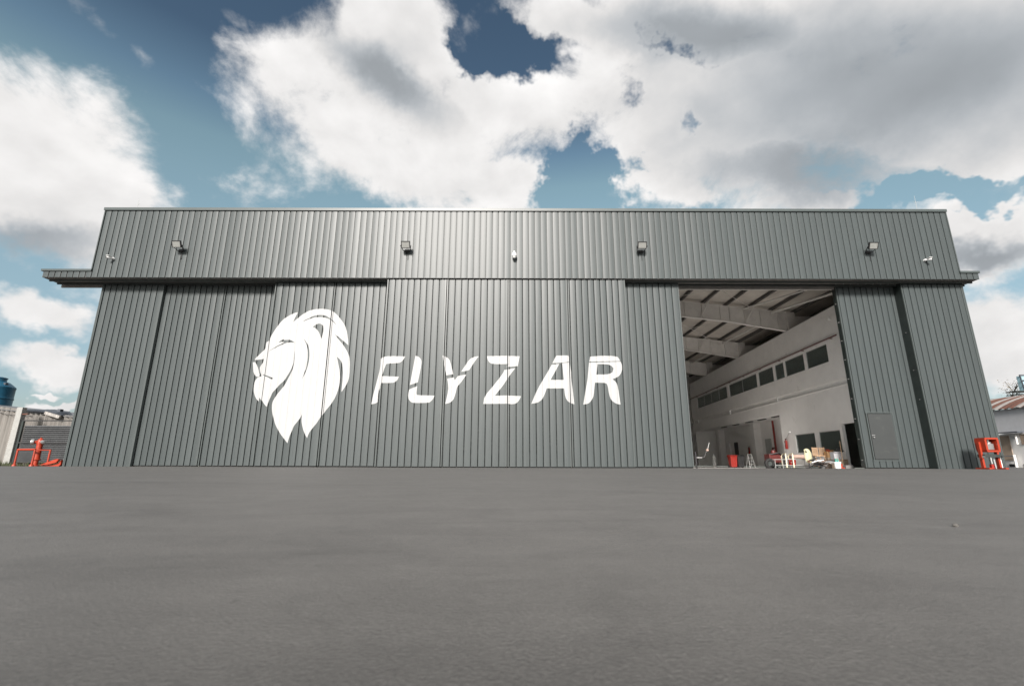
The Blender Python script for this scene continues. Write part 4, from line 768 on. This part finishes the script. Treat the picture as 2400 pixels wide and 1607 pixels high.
ribbed(-27.35, -26.95, .1, 2.3, 26.35, 22, .03, False).build('ribbed_sheet', 'fibre', t, True)

# grass and weeds along the fence foot
gm = MB(); g = random.Random(3)
for i in range(5200):
    x = g.uniform(-32, -20.2); y = g.gauss(23.4, .9) if i % 3 else g.uniform(22.15, 26.5)
    if y < 22.1 or (x > -20.6 and y > 22.6): continue
    cl = math.sin(x*3.1)+math.sin(x*1.3+y*2)
    if cl < -.6: continue
    h = g.uniform(.05, .2)*(1+.4*cl); a = g.uniform(0, 6.28); w_ = g.uniform(.008, .02); l = g.uniform(-.08, .08)
    gm.add([(x-w_*math.cos(a), y-w_*math.sin(a), -.03), (x+w_*math.cos(a), y+w_*math.sin(a), -.03), (x+l, y+l*.5, h)], [(0, 1, 2)])
tag(gm.build('weeds', 'grassblade'), 'short scrubby weeds along the fence foot', 'weeds', kind='stuff')

# ------------------------------------------------------------ right side: press, sheds, platform
px0, px1, py = 19.50, 20.24, 20.40
t = thing('shop_press', (19.88, py, 0), 'orange-red hydraulic shop press with a boxed head by the right hangar corner', 'press')
for x in (px0, px1-.07):
    o_ = MB().box(x, x+.08, py-.06, py+.06, .06, 1.10).build('leg', 'orange', t, bevel=.006)
    MB().box(x-.02, x+.10, py-.30, py+.30, .004, .06).build('foot', 'orange', o_)
hd = MB()
hd.box(px0+.10, px1-.1, py-.26, py+.20, 1.20, 1.27).box(px0+.10, px1-.1, py-.26, py+.20, .69, .76)
hd.box(px0+.08, px0+.16, py-.26, py+.20, .761, 1.199).box(px1-.16, px1-.08, py-.26, py+.20, .761, 1.199)
hd.build('head_frame', 'orange', t)
MB().box(px0+.16, px1-.16, py+.15, py+.19, .765, 1.195).build('back_plate', 'darkred', t)
MB().box(px0+.24, px1-.22, py-.16, py+.08, .775, 1.03).build('pump_body', 'silver', t, bevel=.02)
MB().lathe(((px0+px1)/2+.03, py-.05, .99), [(.10, 0), (.10, .1), (.05, .13), (.05, .19)], 14).build('cylinder', 'silver', t, True)
MB().box(px0+.04, px1+.02, py-.16, py+.16, .48, .60).build('bed', 'darksteel', t)
MB().tube([(px1-.05, py-.2, .52), (px1+.30, py-.3, .53)], .022, 8).build('lever', 'black', t)
MB().tube([(px0-.0, py-.2, .50), (px0-.1, py-.24, .5)], [.02, .045], 8).build('wheel', 'silver', t)
MB().tube([((px0+px1)/2-.06, py-.1, .47), ((px0+px1)/2-.05, py-.1, .22)], .035, 8).build('ram', 'silver', t)
MB().tube([((px0+px1)/2+.06, py-.1, .40), ((px0+px1)/2+.07, py-.1, .02)], .035, 8).build('jack_post', 'chrome', t)
MB().box((px0+px1)/2-.12, (px0+px1)/2-.02, py-.14, py-.04, .02, .2).build('jack_body', 'redpaint', t)
MB().tube([(px1+.06, py-.02, .02), (px1+.05, py-.02, .46)], .02, 8).build('drain_pipe', 'white', t)

t = thing('white_shed', (36, 33, 0), 'low white workshop with grey upper wall and rust-striped barrel roof', 'workshop')
XS = 32.0
MB().box(XS, XS+.3, 22, 50, 0, 2.12).build('lower_wall', 'shedwhite', t)
MB().box(XS+.06, XS+.3, 22, 50, 2.12, 3.66).build('upper_wall', 'shedgrey', t)
MB().box(XS-.06, XS+.06, 22, 50, 2.04, 2.10).build('ledge', 'shedwhite', t)
MB().box(XS+.3, 50, 49.8, 50, 0, 3.6).build('back_wall', 'shedgrey', t)
MB().box(XS+.3, 50, 22, 22.2, 0, 3.6).build('front_wall', 'shedwhite', t)
def arc(u_):   # barrel roof section from the eave at XS
    a = math.radians(30-30*u_); R_ = 9.0; cx = XS-.1+R_*math.sin(math.radians(30)); cz = 3.66-R_*math.cos(math.radians(30))
    return cx-R_*math.sin(a), cz+R_*math.cos(a)
yy = 22.0; k = 0
while yy < 50:
    m_ = MB(); n_ = 14; w_ = .5
    for i in range(n_+1):
        x, z = arc(i/n_*1.6)
        m_.v += [(x, yy, z), (x, yy+w_*.42, z+.05), (x, yy+w_*.5, z+.05), (x, yy+w_, z)]
    for i in range(n_):
        for j in range(3): m_.f.append((4*i+j, 4*i+j+1, 4*i+4+j+1, 4*i+4+j))
    m_.build('roof_sheet', 'rust' if k % 5 in (0, 2, 3) else 'rustsheet', t); yy += w_; k += 1
for y0, y1, z0, z1 in ((31.25, 32.3, .45, 1.98), (28.6, 30.55, 1.40, 2.02)): MB().box(XS-.03, XS-.001, y0, y1, z0, z1).build('tan_panel', 'tan', t)
MB().tube([(XS-.12, 30.72, 2.0), (XS-.12, 30.72, 1.52), (XS-.14, 30.70, 1.42)], .05, 8).build('downpipe', 'shedwhite', t)
MB().tube([(XS-.18, 31.05, .78), (XS-.18, 31.05, .02)], .07, 10).build('bollard_pipe', 'shedwhite', t, True)
for y in (31.9, 31.3, 30.4): MB().box(XS-.02, XS-.001, y, y+.35, .05, .22).build('vent', 'black', t)
MB().box(XS-.5, XS-.0, 30.2, 31.5, 2.14, 2.20).build('roof_plank', 'tarp', t)
t = thing('steel_platform', (43, 40, 0), 'dark steel roof platform with railings and pale blue glazed cabin', 'platform')
for z in (5.82, 6.1): MB().bar((41.9, 39.4, z), (50, 39.4, z), .07, .07).build('edge_beam', 'darksteel', t)
MB().bar((41.9, 39.4, 5.82), (41.9, 40.3, 5.82), .07, .07).build('edge_beam', 'darksteel', t)
MB().bar((41.9, 39.4, 6.1), (41.9, 40.3, 6.1), .07, .07).build('edge_beam', 'darksteel', t)
MB().bar((41.9, 39.4, 5.8), (41.9, 39.4, 6.13), .07, .07).build('edge_post', 'darksteel', t)
for k in range(4): MB().bar((42.6+k*1.8, 39.4, 5.82), (43.5+k*1.8, 39.4, 6.1), .05, .05).build('lattice', 'darksteel', t)
MB().box(41.95, 50, 39.45, 40.3, 6.1, 6.13).build('deck', 'darksteel', t)
MB().box(42.98, 48, 39.75, 40.15, 6.14, 7.45).build('cabin_glass', 'glassblue', t)
for z in (6.2, 6.65, 7.05, 7.5): MB().bar((42.85, 39.68, z), (48.1, 39.68, z), .07, .07).build('cabin_rail', 'tarp', t)
for x in (42.9, 44.4, 46): MB().bar((x, 39.66, 6.14), (x-.12, 39.66, 7.53), .07, .07).build('cabin_post', 'tarp', t)
for x in (42.3, 46, 49.5):
    for y in (39.6, 40.2): MB().bar((x, y, 0), (x, y, 5.8), .16, .16).build('leg', 'darksteel', t)
# tree behind
def tree(x, y, h, lab, seed):
    g = random.Random(seed)
    t = thing('bare_tree', (x, y, -.03), lab, 'tree')
    tr = MB().tube([(x, y, -.03), (x+.1, y, h*.4), (x-.05, y+.1, h*.72)], [.16, .11, .06], 8); tips = []
    for i in range(22):
        z0 = h*g.uniform(.45, .75); a = g.uniform(0, 6.28); l = g.uniform(.5, 1.3)
        p = Vector((x, y, z0)); q = p+Vector((math.cos(a)*l*.6, math.sin(a)*l*.6, l*.8)); tr.tube([p, (p+q)/2+Vector((0, 0, .06)), q], [.035, .025, .01], 5); tips += [(p+q)/2, q]
    tr.build('trunk', 'bark', t, True)
    lf = MB()
    for i in range(900):
        c_ = g.choice(tips)+Vector((g.gauss(0, .22), g.gauss(0, .22), g.gauss(0, .22))); s = g.uniform(.03, .075)
        a, b = Vector((g.gauss(0, 1), g.gauss(0, 1), g.gauss(0, 1))).normalized(), Vector((g.gauss(0, 1), g.gauss(0, 1), g.gauss(0, 1))).normalized()
        lf.add([c_-a*s, c_+b*s*.6, c_+a*s, c_-b*s*.6], [(0, 1, 2, 3)])
    lf.build('crown', 'leafbrown', t)
tree(43.25, 40.95, 8.4, 'sparse brownish tree beside the glazed cabin', 5)

# ------------------------------------------------------------ things inside the hangar
def wheel_bin(x, y, m, lab, s=1.0):
    t = thing('wheeled_bin', (x, y, 0), lab, 'bin', 'wheeled bins in the hangar')
    b, tp, h = .23*s, .29*s, .95*s
    MB().add([(x-b, y-b, .06), (x+b, y-b, .06), (x+b, y+b, .06), (x-b, y+b, .06), (x-tp, y-tp, h), (x+tp, y-tp, h), (x+tp, y+tp, h), (x-tp, y+tp, h)],
             [(3, 2, 1, 0), (4, 5, 6, 7), (0, 1, 5, 4), (1, 2, 6, 5), (2, 3, 7, 6), (3, 0, 4, 7)]).build('bucket', m, t, bevel=.02)
    MB().add([(x-tp-.03, y-tp-.04, h+.005), (x+tp+.03, y-tp-.04, h+.005), (x+tp+.03, y+tp+.06, h+.005), (x-tp-.03, y+tp+.06, h+.005), (x-tp+.02, y-tp+.02, h+.08), (x+tp-.02, y-tp+.02, h+.08), (x+tp-.02, y+tp, h+.10), (x-tp+.02, y+tp, h+.10)],
             [(3, 2, 1, 0), (4, 5, 6, 7), (0, 1, 5, 4), (1, 2, 6, 5), (2, 3, 7, 6), (3, 0, 4, 7)]).build('lid', m, t)
    for sx in (-1, 1): MB().tube([(x+sx*b, y+b, .1), (x+sx*(b+.05), y+b, .1)], .1, 12).build('wheel', 'rubber', t)
    MB().tube([(x-tp, y+tp+.09, h-.02), (x+tp, y+tp+.09, h-.02)], .02, 6).build('handle', m, t)
    for k in (-.12, .12): MB().box(x+k*s-.02, x+k*s+.02, y-tp+.0, y-b-.0, .2, .8*h).build('rib', m, t)
wheel_bin(16.18, 36.0, 'redpaint', 'bright red wheeled bin inside the hangar', .86)
wheel_bin(16.70, 36.0, 'black', 'black wheeled bin beside the red one', .86)
# gas bottle
t = thing('gas_bottle', (16.75, 42.0, 0), 'pale grey gas bottle standing by the far pilaster', 'gas bottle')
MB().lathe((17.15, 40.6, 0), [(.13, 0), (.15, .03), (.15, .72), (.11, .84), (.04, .90), (.04, .95)], 14).build('cylinder', 'white', t, True)
MB().lathe((17.15, 40.6, .95), [(.06, 0), (.06, .06), (.03, .08)], 8).build('valve', 'chrome', t)
# A-frame ladder
t = thing('step_ladder', (18.6, 38, 0), 'small white folding step ladder in front of the far wall', 'step ladder')
lx, ly = 18.15, 37.0
for sx in (-.2, .2):
    MB().bar((lx+sx, ly-.3, .01), (lx+sx*.7, ly, .95), .035, .025).build('front_leg', 'white', t)
    MB().bar((lx+sx, ly+.3, .01), (lx+sx*.7, ly+.04, .93), .03, .02).build('rear_leg', 'white', t)
for k in range(3): MB().bar((lx-.19+k*.015, ly-.22+k*.075, .25+k*.24), (lx+.19-k*.015, ly-.22+k*.075, .25+k*.24), .07, .025).build('tread', 'white', t)
MB().box(lx-.17, lx+.17, ly-.06, ly+.1, .95, .98).build('top_step', 'white', t)
# jointed arm stand at the left edge of the opening
t = thing('tow_arm_stand', (9.1, 24.2, 0), 'black stand with a jointed silver arm at the left edge of the opening', 'tow arm')
ax_, ay_ = 9.35, 24.2
MB().tube([(ax_, ay_, .04), (ax_+.0, ay_, .86)], .045, 10).build('post', 'black', t, True)
MB().box(ax_-.18, ax_+.18, ay_-.18, ay_+.18, .004, .06).build('base', 'black', t)
MB().tube([(ax_-.02, ay_, .58), (ax_+.30, ay_, .58)], .03, 8).build('arm', 'silver', t, True)
MB().tube([(ax_+.30, ay_, .58), (ax_+.42, ay_, .61), (ax_+.52, ay_, .80), (ax_+.60, ay_, .92)], .022, 8).build('arm_bend', 'black', t, True)
MB().lathe((ax_+.60, ay_, .88), [(.03, 0), (.07, .03), (.07, .09), (.03, .12)], 10).build('joint', 'roll', t, True)
MB().tube([(ax_+.63, ay_, 1.0), (ax_+.73, ay_, 1.3)], .016, 6).build('rod', 'frame', t, True)
# tyre
def tyre(x, y, z, R_, r, lab):
    t = thing('tyre', (x, y, 0), lab, 'tyre'); m_ = MB(); n_, k_ = 24, 8
    for i in range(n_):
        a = 2*math.pi*i/n_
        for j in range(k_):
            b = 2*math.pi*j/k_; rr = R_+r*math.cos(b)*.9
            m_.v.append((x+rr*math.cos(a), y+r*1.1*math.sin(b), z+rr*math.sin(a)))
    for i in range(n_):
        for j in range(k_): m_.f.append((i*k_+j, i*k_+(j+1) % k_, ((i+1) % n_)*k_+(j+1) % k_, ((i+1) % n_)*k_+j))
    m_.build('tread', 'rubber', t, True)
    MB().lathe((x, y, z), [(.02, -.03), (R_-.09, -.04), (R_-.07, .04), (.02, .03)], 16, Matrix.Rotation(math.pi/2, 3, 'X')).build('rim', 'darksteel', t)
tyre(14.15, 26.6, .30, .20, .10, 'black tyre standing at the left end of the trolley')
# tube trolley
t = thing('tube_trolley', (15.3, 26.4, 0), 'low trolley of grey rails with cream hooped ends', 'trolley')
def hoop(x, y, w_, h, r, m, par, nm):
    MB().tube([(x, y-w_, .1), (x, y-w_, h-.12), (x+.03, y-w_+.05, h-.03), (x+.08, y-w_+.14, h), (x+.12, y+w_-.14, h), (x+.1, y+w_, h-.12), (x+.1, y+w_, .1)], r, 8).build(nm, m, par, True)
for x in (15.05, 15.42): hoop(x, 26.3, .30, .82, .030, 'creamtube', t, 'hoop')
for z in (.22, .52): 
    MB().tube([(14.45, 26.0, z), (16.6, 26.0, z)], .014, 6).build('rail', 'frame', t)
    MB().tube([(14.45, 26.6, z), (16.6, 26.6, z)], .014, 6).build('rail', 'frame', t)
for x in (14.45, 14.85, 16.0, 16.3, 16.6):
    MB().tube([(x, 26.0, .03), (x, 26.0, .54)], .014, 6).build('upright', 'frame', t)
for x in (14.6, 16.4):
    for y in (26.0, 26.6): MB().tube([(x, y-.02, .06), (x, y+.02, .06)], .06, 10).build('caster', 'rubber', t)
MB().box(14.45, 16.6, 26.02, 26.58, .16, .19).build('deck', 'darksteel', t)
def can(x, y, z, r, h, m, lab, nm, lid='white', cat='bucket'):
    t = thing(nm, (x, y, z), lab, cat)
    MB().lathe((x, y, z), [(r*.85, 0), (r*.87, .01), (r, h), (r*1.04, h), (r*1.04, h+.02), (r*.9, h+.02)], 18).build('body', m, t, True)
    MB().lathe((x, y, z+h+.021), [(r*.98, 0), (r*.98, .02), (r*.4, .03)], 18).build('lid', lid, t, True)
    MB().tube([(x-r, y, z+h*.8), (x-r*.7, y-r*.9, z+h*.55), (x, y-r*1.2, z+h*.45), (x+r*.7, y-r*.9, z+h*.55), (x+r, y, z+h*.8)], .006, 5).build('bail', 'frame', t)
    return t
can(15.68, 26.3, .20, .19, .30, 'redpaint', 'orange-red tub with white lid on the trolley', 'paint_tub')
t = thing('rolled_mat', (16.05, 26.6, .6), 'dusty pink rolled mat lying across the trolley', 'rolled mat')
MB().tube([(15.55, 26.55, .66), (16.55, 26.75, .66)], .12, 14).build('roll', 'roll', t, True)
MB().tube([(15.54, 26.545, .66), (15.58, 26.556, .66)], .07, 12).build('core', 'cloth', t)
t = thing('red_machine', (14.7, 27.5, 0), 'dark red engine-like machine behind the trolley', 'machine')
MB().box(14.55, 15.25, 27.2, 27.8, .35, .82).build('block', 'darkred', t, bevel=.03)
MB().lathe((14.8, 27.25, .9), [(.12, -.08), (.14, 0), (.1, .12)], 12).build('filter', 'darkred', t, True)
MB().tube([(14.6, 27.2, .8), (15.0, 27.1, .88), (15.3, 27.2, .75)], .04, 8).build('hose', 'black', t, True)
for x in (14.6, 15.2):
    for y in (27.25, 27.75): MB().box(x-.04, x+.04, y-.04, y+.04, 0, .35).build('leg', 'darksteel', t)
MB().lathe((15.32, 27.2, .55), [(.16, -.04), (.16, .04), (.05, .05)], 14, Matrix.Rotation(math.pi/2, 3, 'X')).build('flywheel', 'black', t, True)
# pale yellow shell on star base
t = thing('shell_seat', (16.55, 25.7, 0), 'pale yellow curved seat shell on a black star base', 'seat')
sx_, sy_ = 16.35, 25.6
m_ = MB(); n_, k_ = 14, 20
for i in range(n_+1):
    ph = math.pi*i/n_-math.pi/2
    for j in range(k_):
        th = 2*math.pi*j/k_; c1 = abs(math.cos(ph))**.6; ct, st = math.cos(th), math.sin(th)
        m_.v.append((sx_+.19*c1*ct+.05*math.sin(ph)**2*(ph > 0)*-1., sy_+.10*c1*st*(1 if st < 0 else .35), .70+.37*math.sin(ph)))
for i in range(n_):
    for j in range(k_): m_.f.append((i*k_+j, i*k_+(j+1) % k_, (i+1)*k_+(j+1) % k_, (i+1)*k_+j))
sh = m_.build('shell', 'cream', t, True)
MB().tube([(sx_-.13, sy_-.1, .98), (sx_-.24, sy_-.12, 1.0), (sx_-.22, sy_-.12, .9)], .03, 8).build('arm_hook', 'cream', t, True)
MB().box(sx_-.16, sx_-.10, sy_-.13, sy_-.06, .88, .93).build('clip', 'black', t)
MB().box(sx_-.12, sx_+.0, sy_-.14, sy_-.08, .38, .48).build('buckle', 'rust', t)
MB().tube([(sx_, sy_, .1), (sx_, sy_, .42)], .03, 8).build('column', 'black', t)
for k in range(5):
    a = 2*math.pi*k/5+.3; MB().bar((sx_, sy_, .13), (sx_+.32*math.cos(a), sy_+.32*math.sin(a), .06), .045, .03).build('star_leg', 'black', t)
    MB().tube([(sx_+.32*math.cos(a), sy_+.32*math.sin(a)-.02, .03), (sx_+.32*math.cos(a), sy_+.32*math.sin(a)+.02, .03)], .03, 8).build('caster', 'rubber', t)
# bench with slatted chairs
t = thing('work_bench', (17.2, 25.9, 0), 'wooden bench loaded with parts under the ground-floor window', 'bench')
bx0, bx1, by0, by1 = 16.52, 17.25, 25.35, 25.75
MB().box(bx0, bx1, by0, by1, .66, .70).build('top', 'wood', t)
for x in (bx0+.04, bx1-.04):
    for y in (by0+.04, by1-.04): MB().box(x-.03, x+.03, y-.03, y+.03, 0, .66).build('leg', 'wood', t)
MB().box(bx0, bx1, by0+.02, by0+.05, .36, .42).build('stretcher', 'wood', t)
t2 = thing('engine_drum', (16.9, 25.5, .5), 'grey ribbed drum lying on its side at the bench front', 'drum')
MB().tube([(16.5, 25.22, .55), (17.0, 25.22, .55)], .12, 14).build('body', 'greybox', t2, True)
for x in (16.52, 16.75, 16.98): MB().tube([(x-.015, 25.22, .55), (x+.015, 25.22, .55)], .13, 14).build('hoop', 'wood', t2)
MB().box(16.5, 17.0, 25.13, 25.31, .36, .43).build('cradle', 'wood', t2)
for k, x in enumerate((16.50, 16.86)):
    t = thing('slatted_chair', (x, 25.6, .70), ('slatted wooden chair on the bench, nearer the yellow shell', 'slatted wooden chair on the bench, nearer the cardboard box')[k], 'chair', 'slatted chairs on the bench')
    for xx in (x, x+.27): MB().box(xx, xx+.03, 25.6, 25.63, .702, 1.14).build('post', 'wood', t)
    for q in range(6): MB().box(x+.045+q*.038, x+.067+q*.038, 25.605, 25.622, .75, 1.09).build('slat', 'wood', t)
    for z in (.73, 1.09): MB().box(x+.031, x+.269, 25.602, 25.628, z, z+.03).build('rail', 'wood', t)
    MB().box(x+.0, x+.30, 25.40, 25.598, .703, .73).build('seat', 'wood', t)
t = thing('cardboard_box', (17.4, 25.5, .6), 'open brown cardboard box with an orange flap', 'box')
MB().box(17.30, 17.62, 25.2, 25.5, .62, .92).build('carton', 'cardboard', t)
MB().cbox((17.34, 25.2, .96), .02, .26, .14, Matrix.Rotation(-.5, 3, 'Y')).build('flap', 'orange', t)
MB().cbox((17.63, 25.35, .95), .02, .26, .10, Matrix.Rotation(.7, 3, 'Y')).build('flap', 'cardboard', t)
MB().box(17.28, 17.7, 25.2, 25.6, .0, .618).build('base_carton', 'tan', t)
t = thing('white_carton', (17.5, 24.5, .5), 'white carton stacked on a tan plywood sheet beside the bucket', 'box')
MB().box(17.02, 17.42, 24.2, 24.5, .52, .84).build('carton', 'papergrey', t)
MB().box(17.02, 17.45, 24.15, 24.5, .84, .87).build('lid', 'papergrey', t)
t = thing('plywood_crate', (17.3, 24.3, 0), 'plain tan crate under the white carton', 'crate')
MB().box(16.98, 17.55, 24.12, 24.52, .01, .50).build('side_panels', 'tan', t)
MB().box(16.97, 17.56, 24.10, 24.54, .501, .517).build('top_board', 'wood', t)
t = thing('black_cloth', (17.3, 24.3, .88), 'crumpled black cloth thrown on the white carton', 'cloth')
m_ = MB(); g = random.Random(4)
for i in range(9):
    for j in range(6):
        e = max(0, 1-((i-4)/4.4)**2-((j-2.5)/3)**2)
        m_.v.append((17.12+i*.05, 24.15+j*.05, .875+.24*e*g.uniform(.6, 1.1)))
for i in range(8):
    for j in range(5): m_.f.append((i*6+j, i*6+j+1, (i+1)*6+j+1, (i+1)*6+j))
m_.build('fabric', 'black', t, True)
t = thing('plastic_bucket', (16.55, 23.2, 0), 'white plastic bucket standing at the right side of the opening', 'bucket')
bx_, by_ = 16.42, 23.1
MB().lathe((bx_, by_, .004), [(.115, 0), (.12, .01), (.145, .36), (.152, .36), (.152, .385), (.138, .385), (.13, .30)], 20).build('body', 'white', t, True)
MB().box(bx_+.06, bx_+.125, by_-.142, by_-.128, .06, .3).build('label_plate', 'orange', t)
for k, x in enumerate((-.06, .035)):
    q = thing('spray_bottle', (bx_+x, by_, .33), ('teal spray bottle in the bucket, left one', 'teal spray bottle in the bucket, right one')[k], 'bottle', 'teal bottles in the white bucket')
    MB().lathe((bx_+x, by_, .306), [(.038, 0), (.04, .15), (.015, .18), (.015, .2)], 10).build('body', 'teal', q, True)
    MB().box(bx_+x-.035, bx_+x+.015, by_-.012, by_+.012, .507, .54).build('trigger_head', 'teal', q)
t = thing('orange_chock', (16.66, 23.1, 0), 'small orange wheel chock beside the white bucket', 'chock')
MB().prism([(16.60, .004), (16.74, .004), (16.72, .05), (16.64, .14), (16.60, .14)], 23.0, 23.2).build('wedge', 'orange', t)
t = thing('grey_block', (16.95, 23.3, 0), 'grey concrete block right of the bucket', 'block')
MB().add([(16.74, 23.1, .004), (17.2, 23.1, .004), (17.2, 23.5, .004), (16.74, 23.5, .004), (16.80, 23.12, .23), (17.12, 23.12, .25), (17.12, 23.45, .25), (16.80, 23.45, .23)],
         [(3, 2, 1, 0), (4, 5, 6, 7), (0, 1, 5, 4), (1, 2, 6, 5), (2, 3, 7, 6), (3, 0, 4, 7)]).build('body', 'greybox', t, bevel=.02)
t = thing('broom', (17.2, 23.9, 0), 'wooden broom handle leaning upright in front of the crate', 'broom')
MB().tube([(16.95, 23.8, .06), (17.06, 23.95, 1.38)], .014, 8).build('handle', 'wood', t, True)
MB().box(16.80, 17.08, 23.76, 23.84, .004, .07).build('head', 'cloth', t)
# heap of scrap parts
t = thing('scrap_heap', (16.3, 24.2, 0), 'heap of black and chrome scrap parts in front of the bench', 'scrap heap')
g = random.Random(12)
for k in range(16):
    a = g.uniform(-.5, .5); x = 15.6+g.uniform(-.35, .45); y = 24.0+g.uniform(-.2, .3); z = g.uniform(.08, .52); l = g.uniform(.25, .5); dz = g.uniform(-.12, .12)
    MB().tube([(x, y, z), (x+l*.5, y+a*.3, z+dz*.5+.03), (x+l, y+a*.6, max(.04, z+dz))], g.uniform(.018, .04), 8).build('tube', g.choice(['chrome', 'black', 'black', 'darksteel']), t, True)
for k in range(5):
    MB().cbox((15.6+g.uniform(-.2, .6), 24.05+g.uniform(-.1, .2), .08+g.uniform(0, .28)), .28, .2, .14, Matrix.Rotation(g.uniform(-.6, .6), 3, 'Y') @ Matrix.Rotation(g.uniform(0, 3), 3, 'Z')).build('casting', g.choice(['black', 'darksteel', 'cloth']), t, bevel=.02)
m_ = MB()
for i in range(8):
    for j in range(6):
        e = max(0, 1-((i-3.5)/3.8)**2-((j-2.5)/2.8)**2); m_.v.append((15.75+i*.07, 23.85+j*.07, .30+.18*e*g.uniform(.6, 1.1)))
for i in range(7):
    for j in range(5): m_.f.append((i*6+j, i*6+j+1, (i+1)*6+j+1, (i+1)*6+j))
m_.build('sacking', 'roll', t, True)

SHIFT = {'plastic_bucket': -1.12, 'spray_bottle': -1.12, 'orange_chock': -1.12, 'grey_block': -1.09, 'broom': -.92, 'white_carton': -1.1, 'plywood_crate': -1.03, 'black_cloth': -1.04,
         'cardboard_box': -1.05, 'work_bench': -.73, 'engine_drum': -.95, 'slatted_chair': -.77, 'shell_seat': -.87, 'scrap_heap': -.72, 'tyre': -.2, 'tube_trolley': -.52, 'paint_tub': -.68,
         'rolled_mat': -.45, 'red_machine': -.25, 'gas_bottle': -.43, 'step_ladder': -.2, 'tow_arm_stand': -.27}
for o in list(col.objects):
    if o.parent is None and o.name.split('.')[0] in SHIFT: o.location.x += SHIFT[o.name.split('.')[0]]
# the hangar floor lies a little below the apron edge: everything inside stands on it
for o in list(col.objects):
    if o.parent is None and o.get('category') and 8 < o.location.x < 21 and 23.05 < o.location.y < 48 and o.name != 'hangar' and 'office' not in o.name and o.location.z < .95: o.location.z += FZ
# small stone on the apron
t = MB(); bm = bmesh.new(); bmesh.ops.create_icosphere(bm, subdivisions=2, radius=.008)
g = random.Random(9)
for v in bm.verts: v.co = Vector((v.co.x*1.2, v.co.y, v.co.z*.75))*g.uniform(.8, 1.2)
t.v = [tuple(v.co+Vector((1.486, 1.673, .005))) for v in bm.verts]; t.f = [tuple(v.index for v in f.verts) for f in bm.faces]; bm.free()
tag(t.build('stone', 'stonegrey'), 'small grey stone lying on the asphalt apron', 'stone')
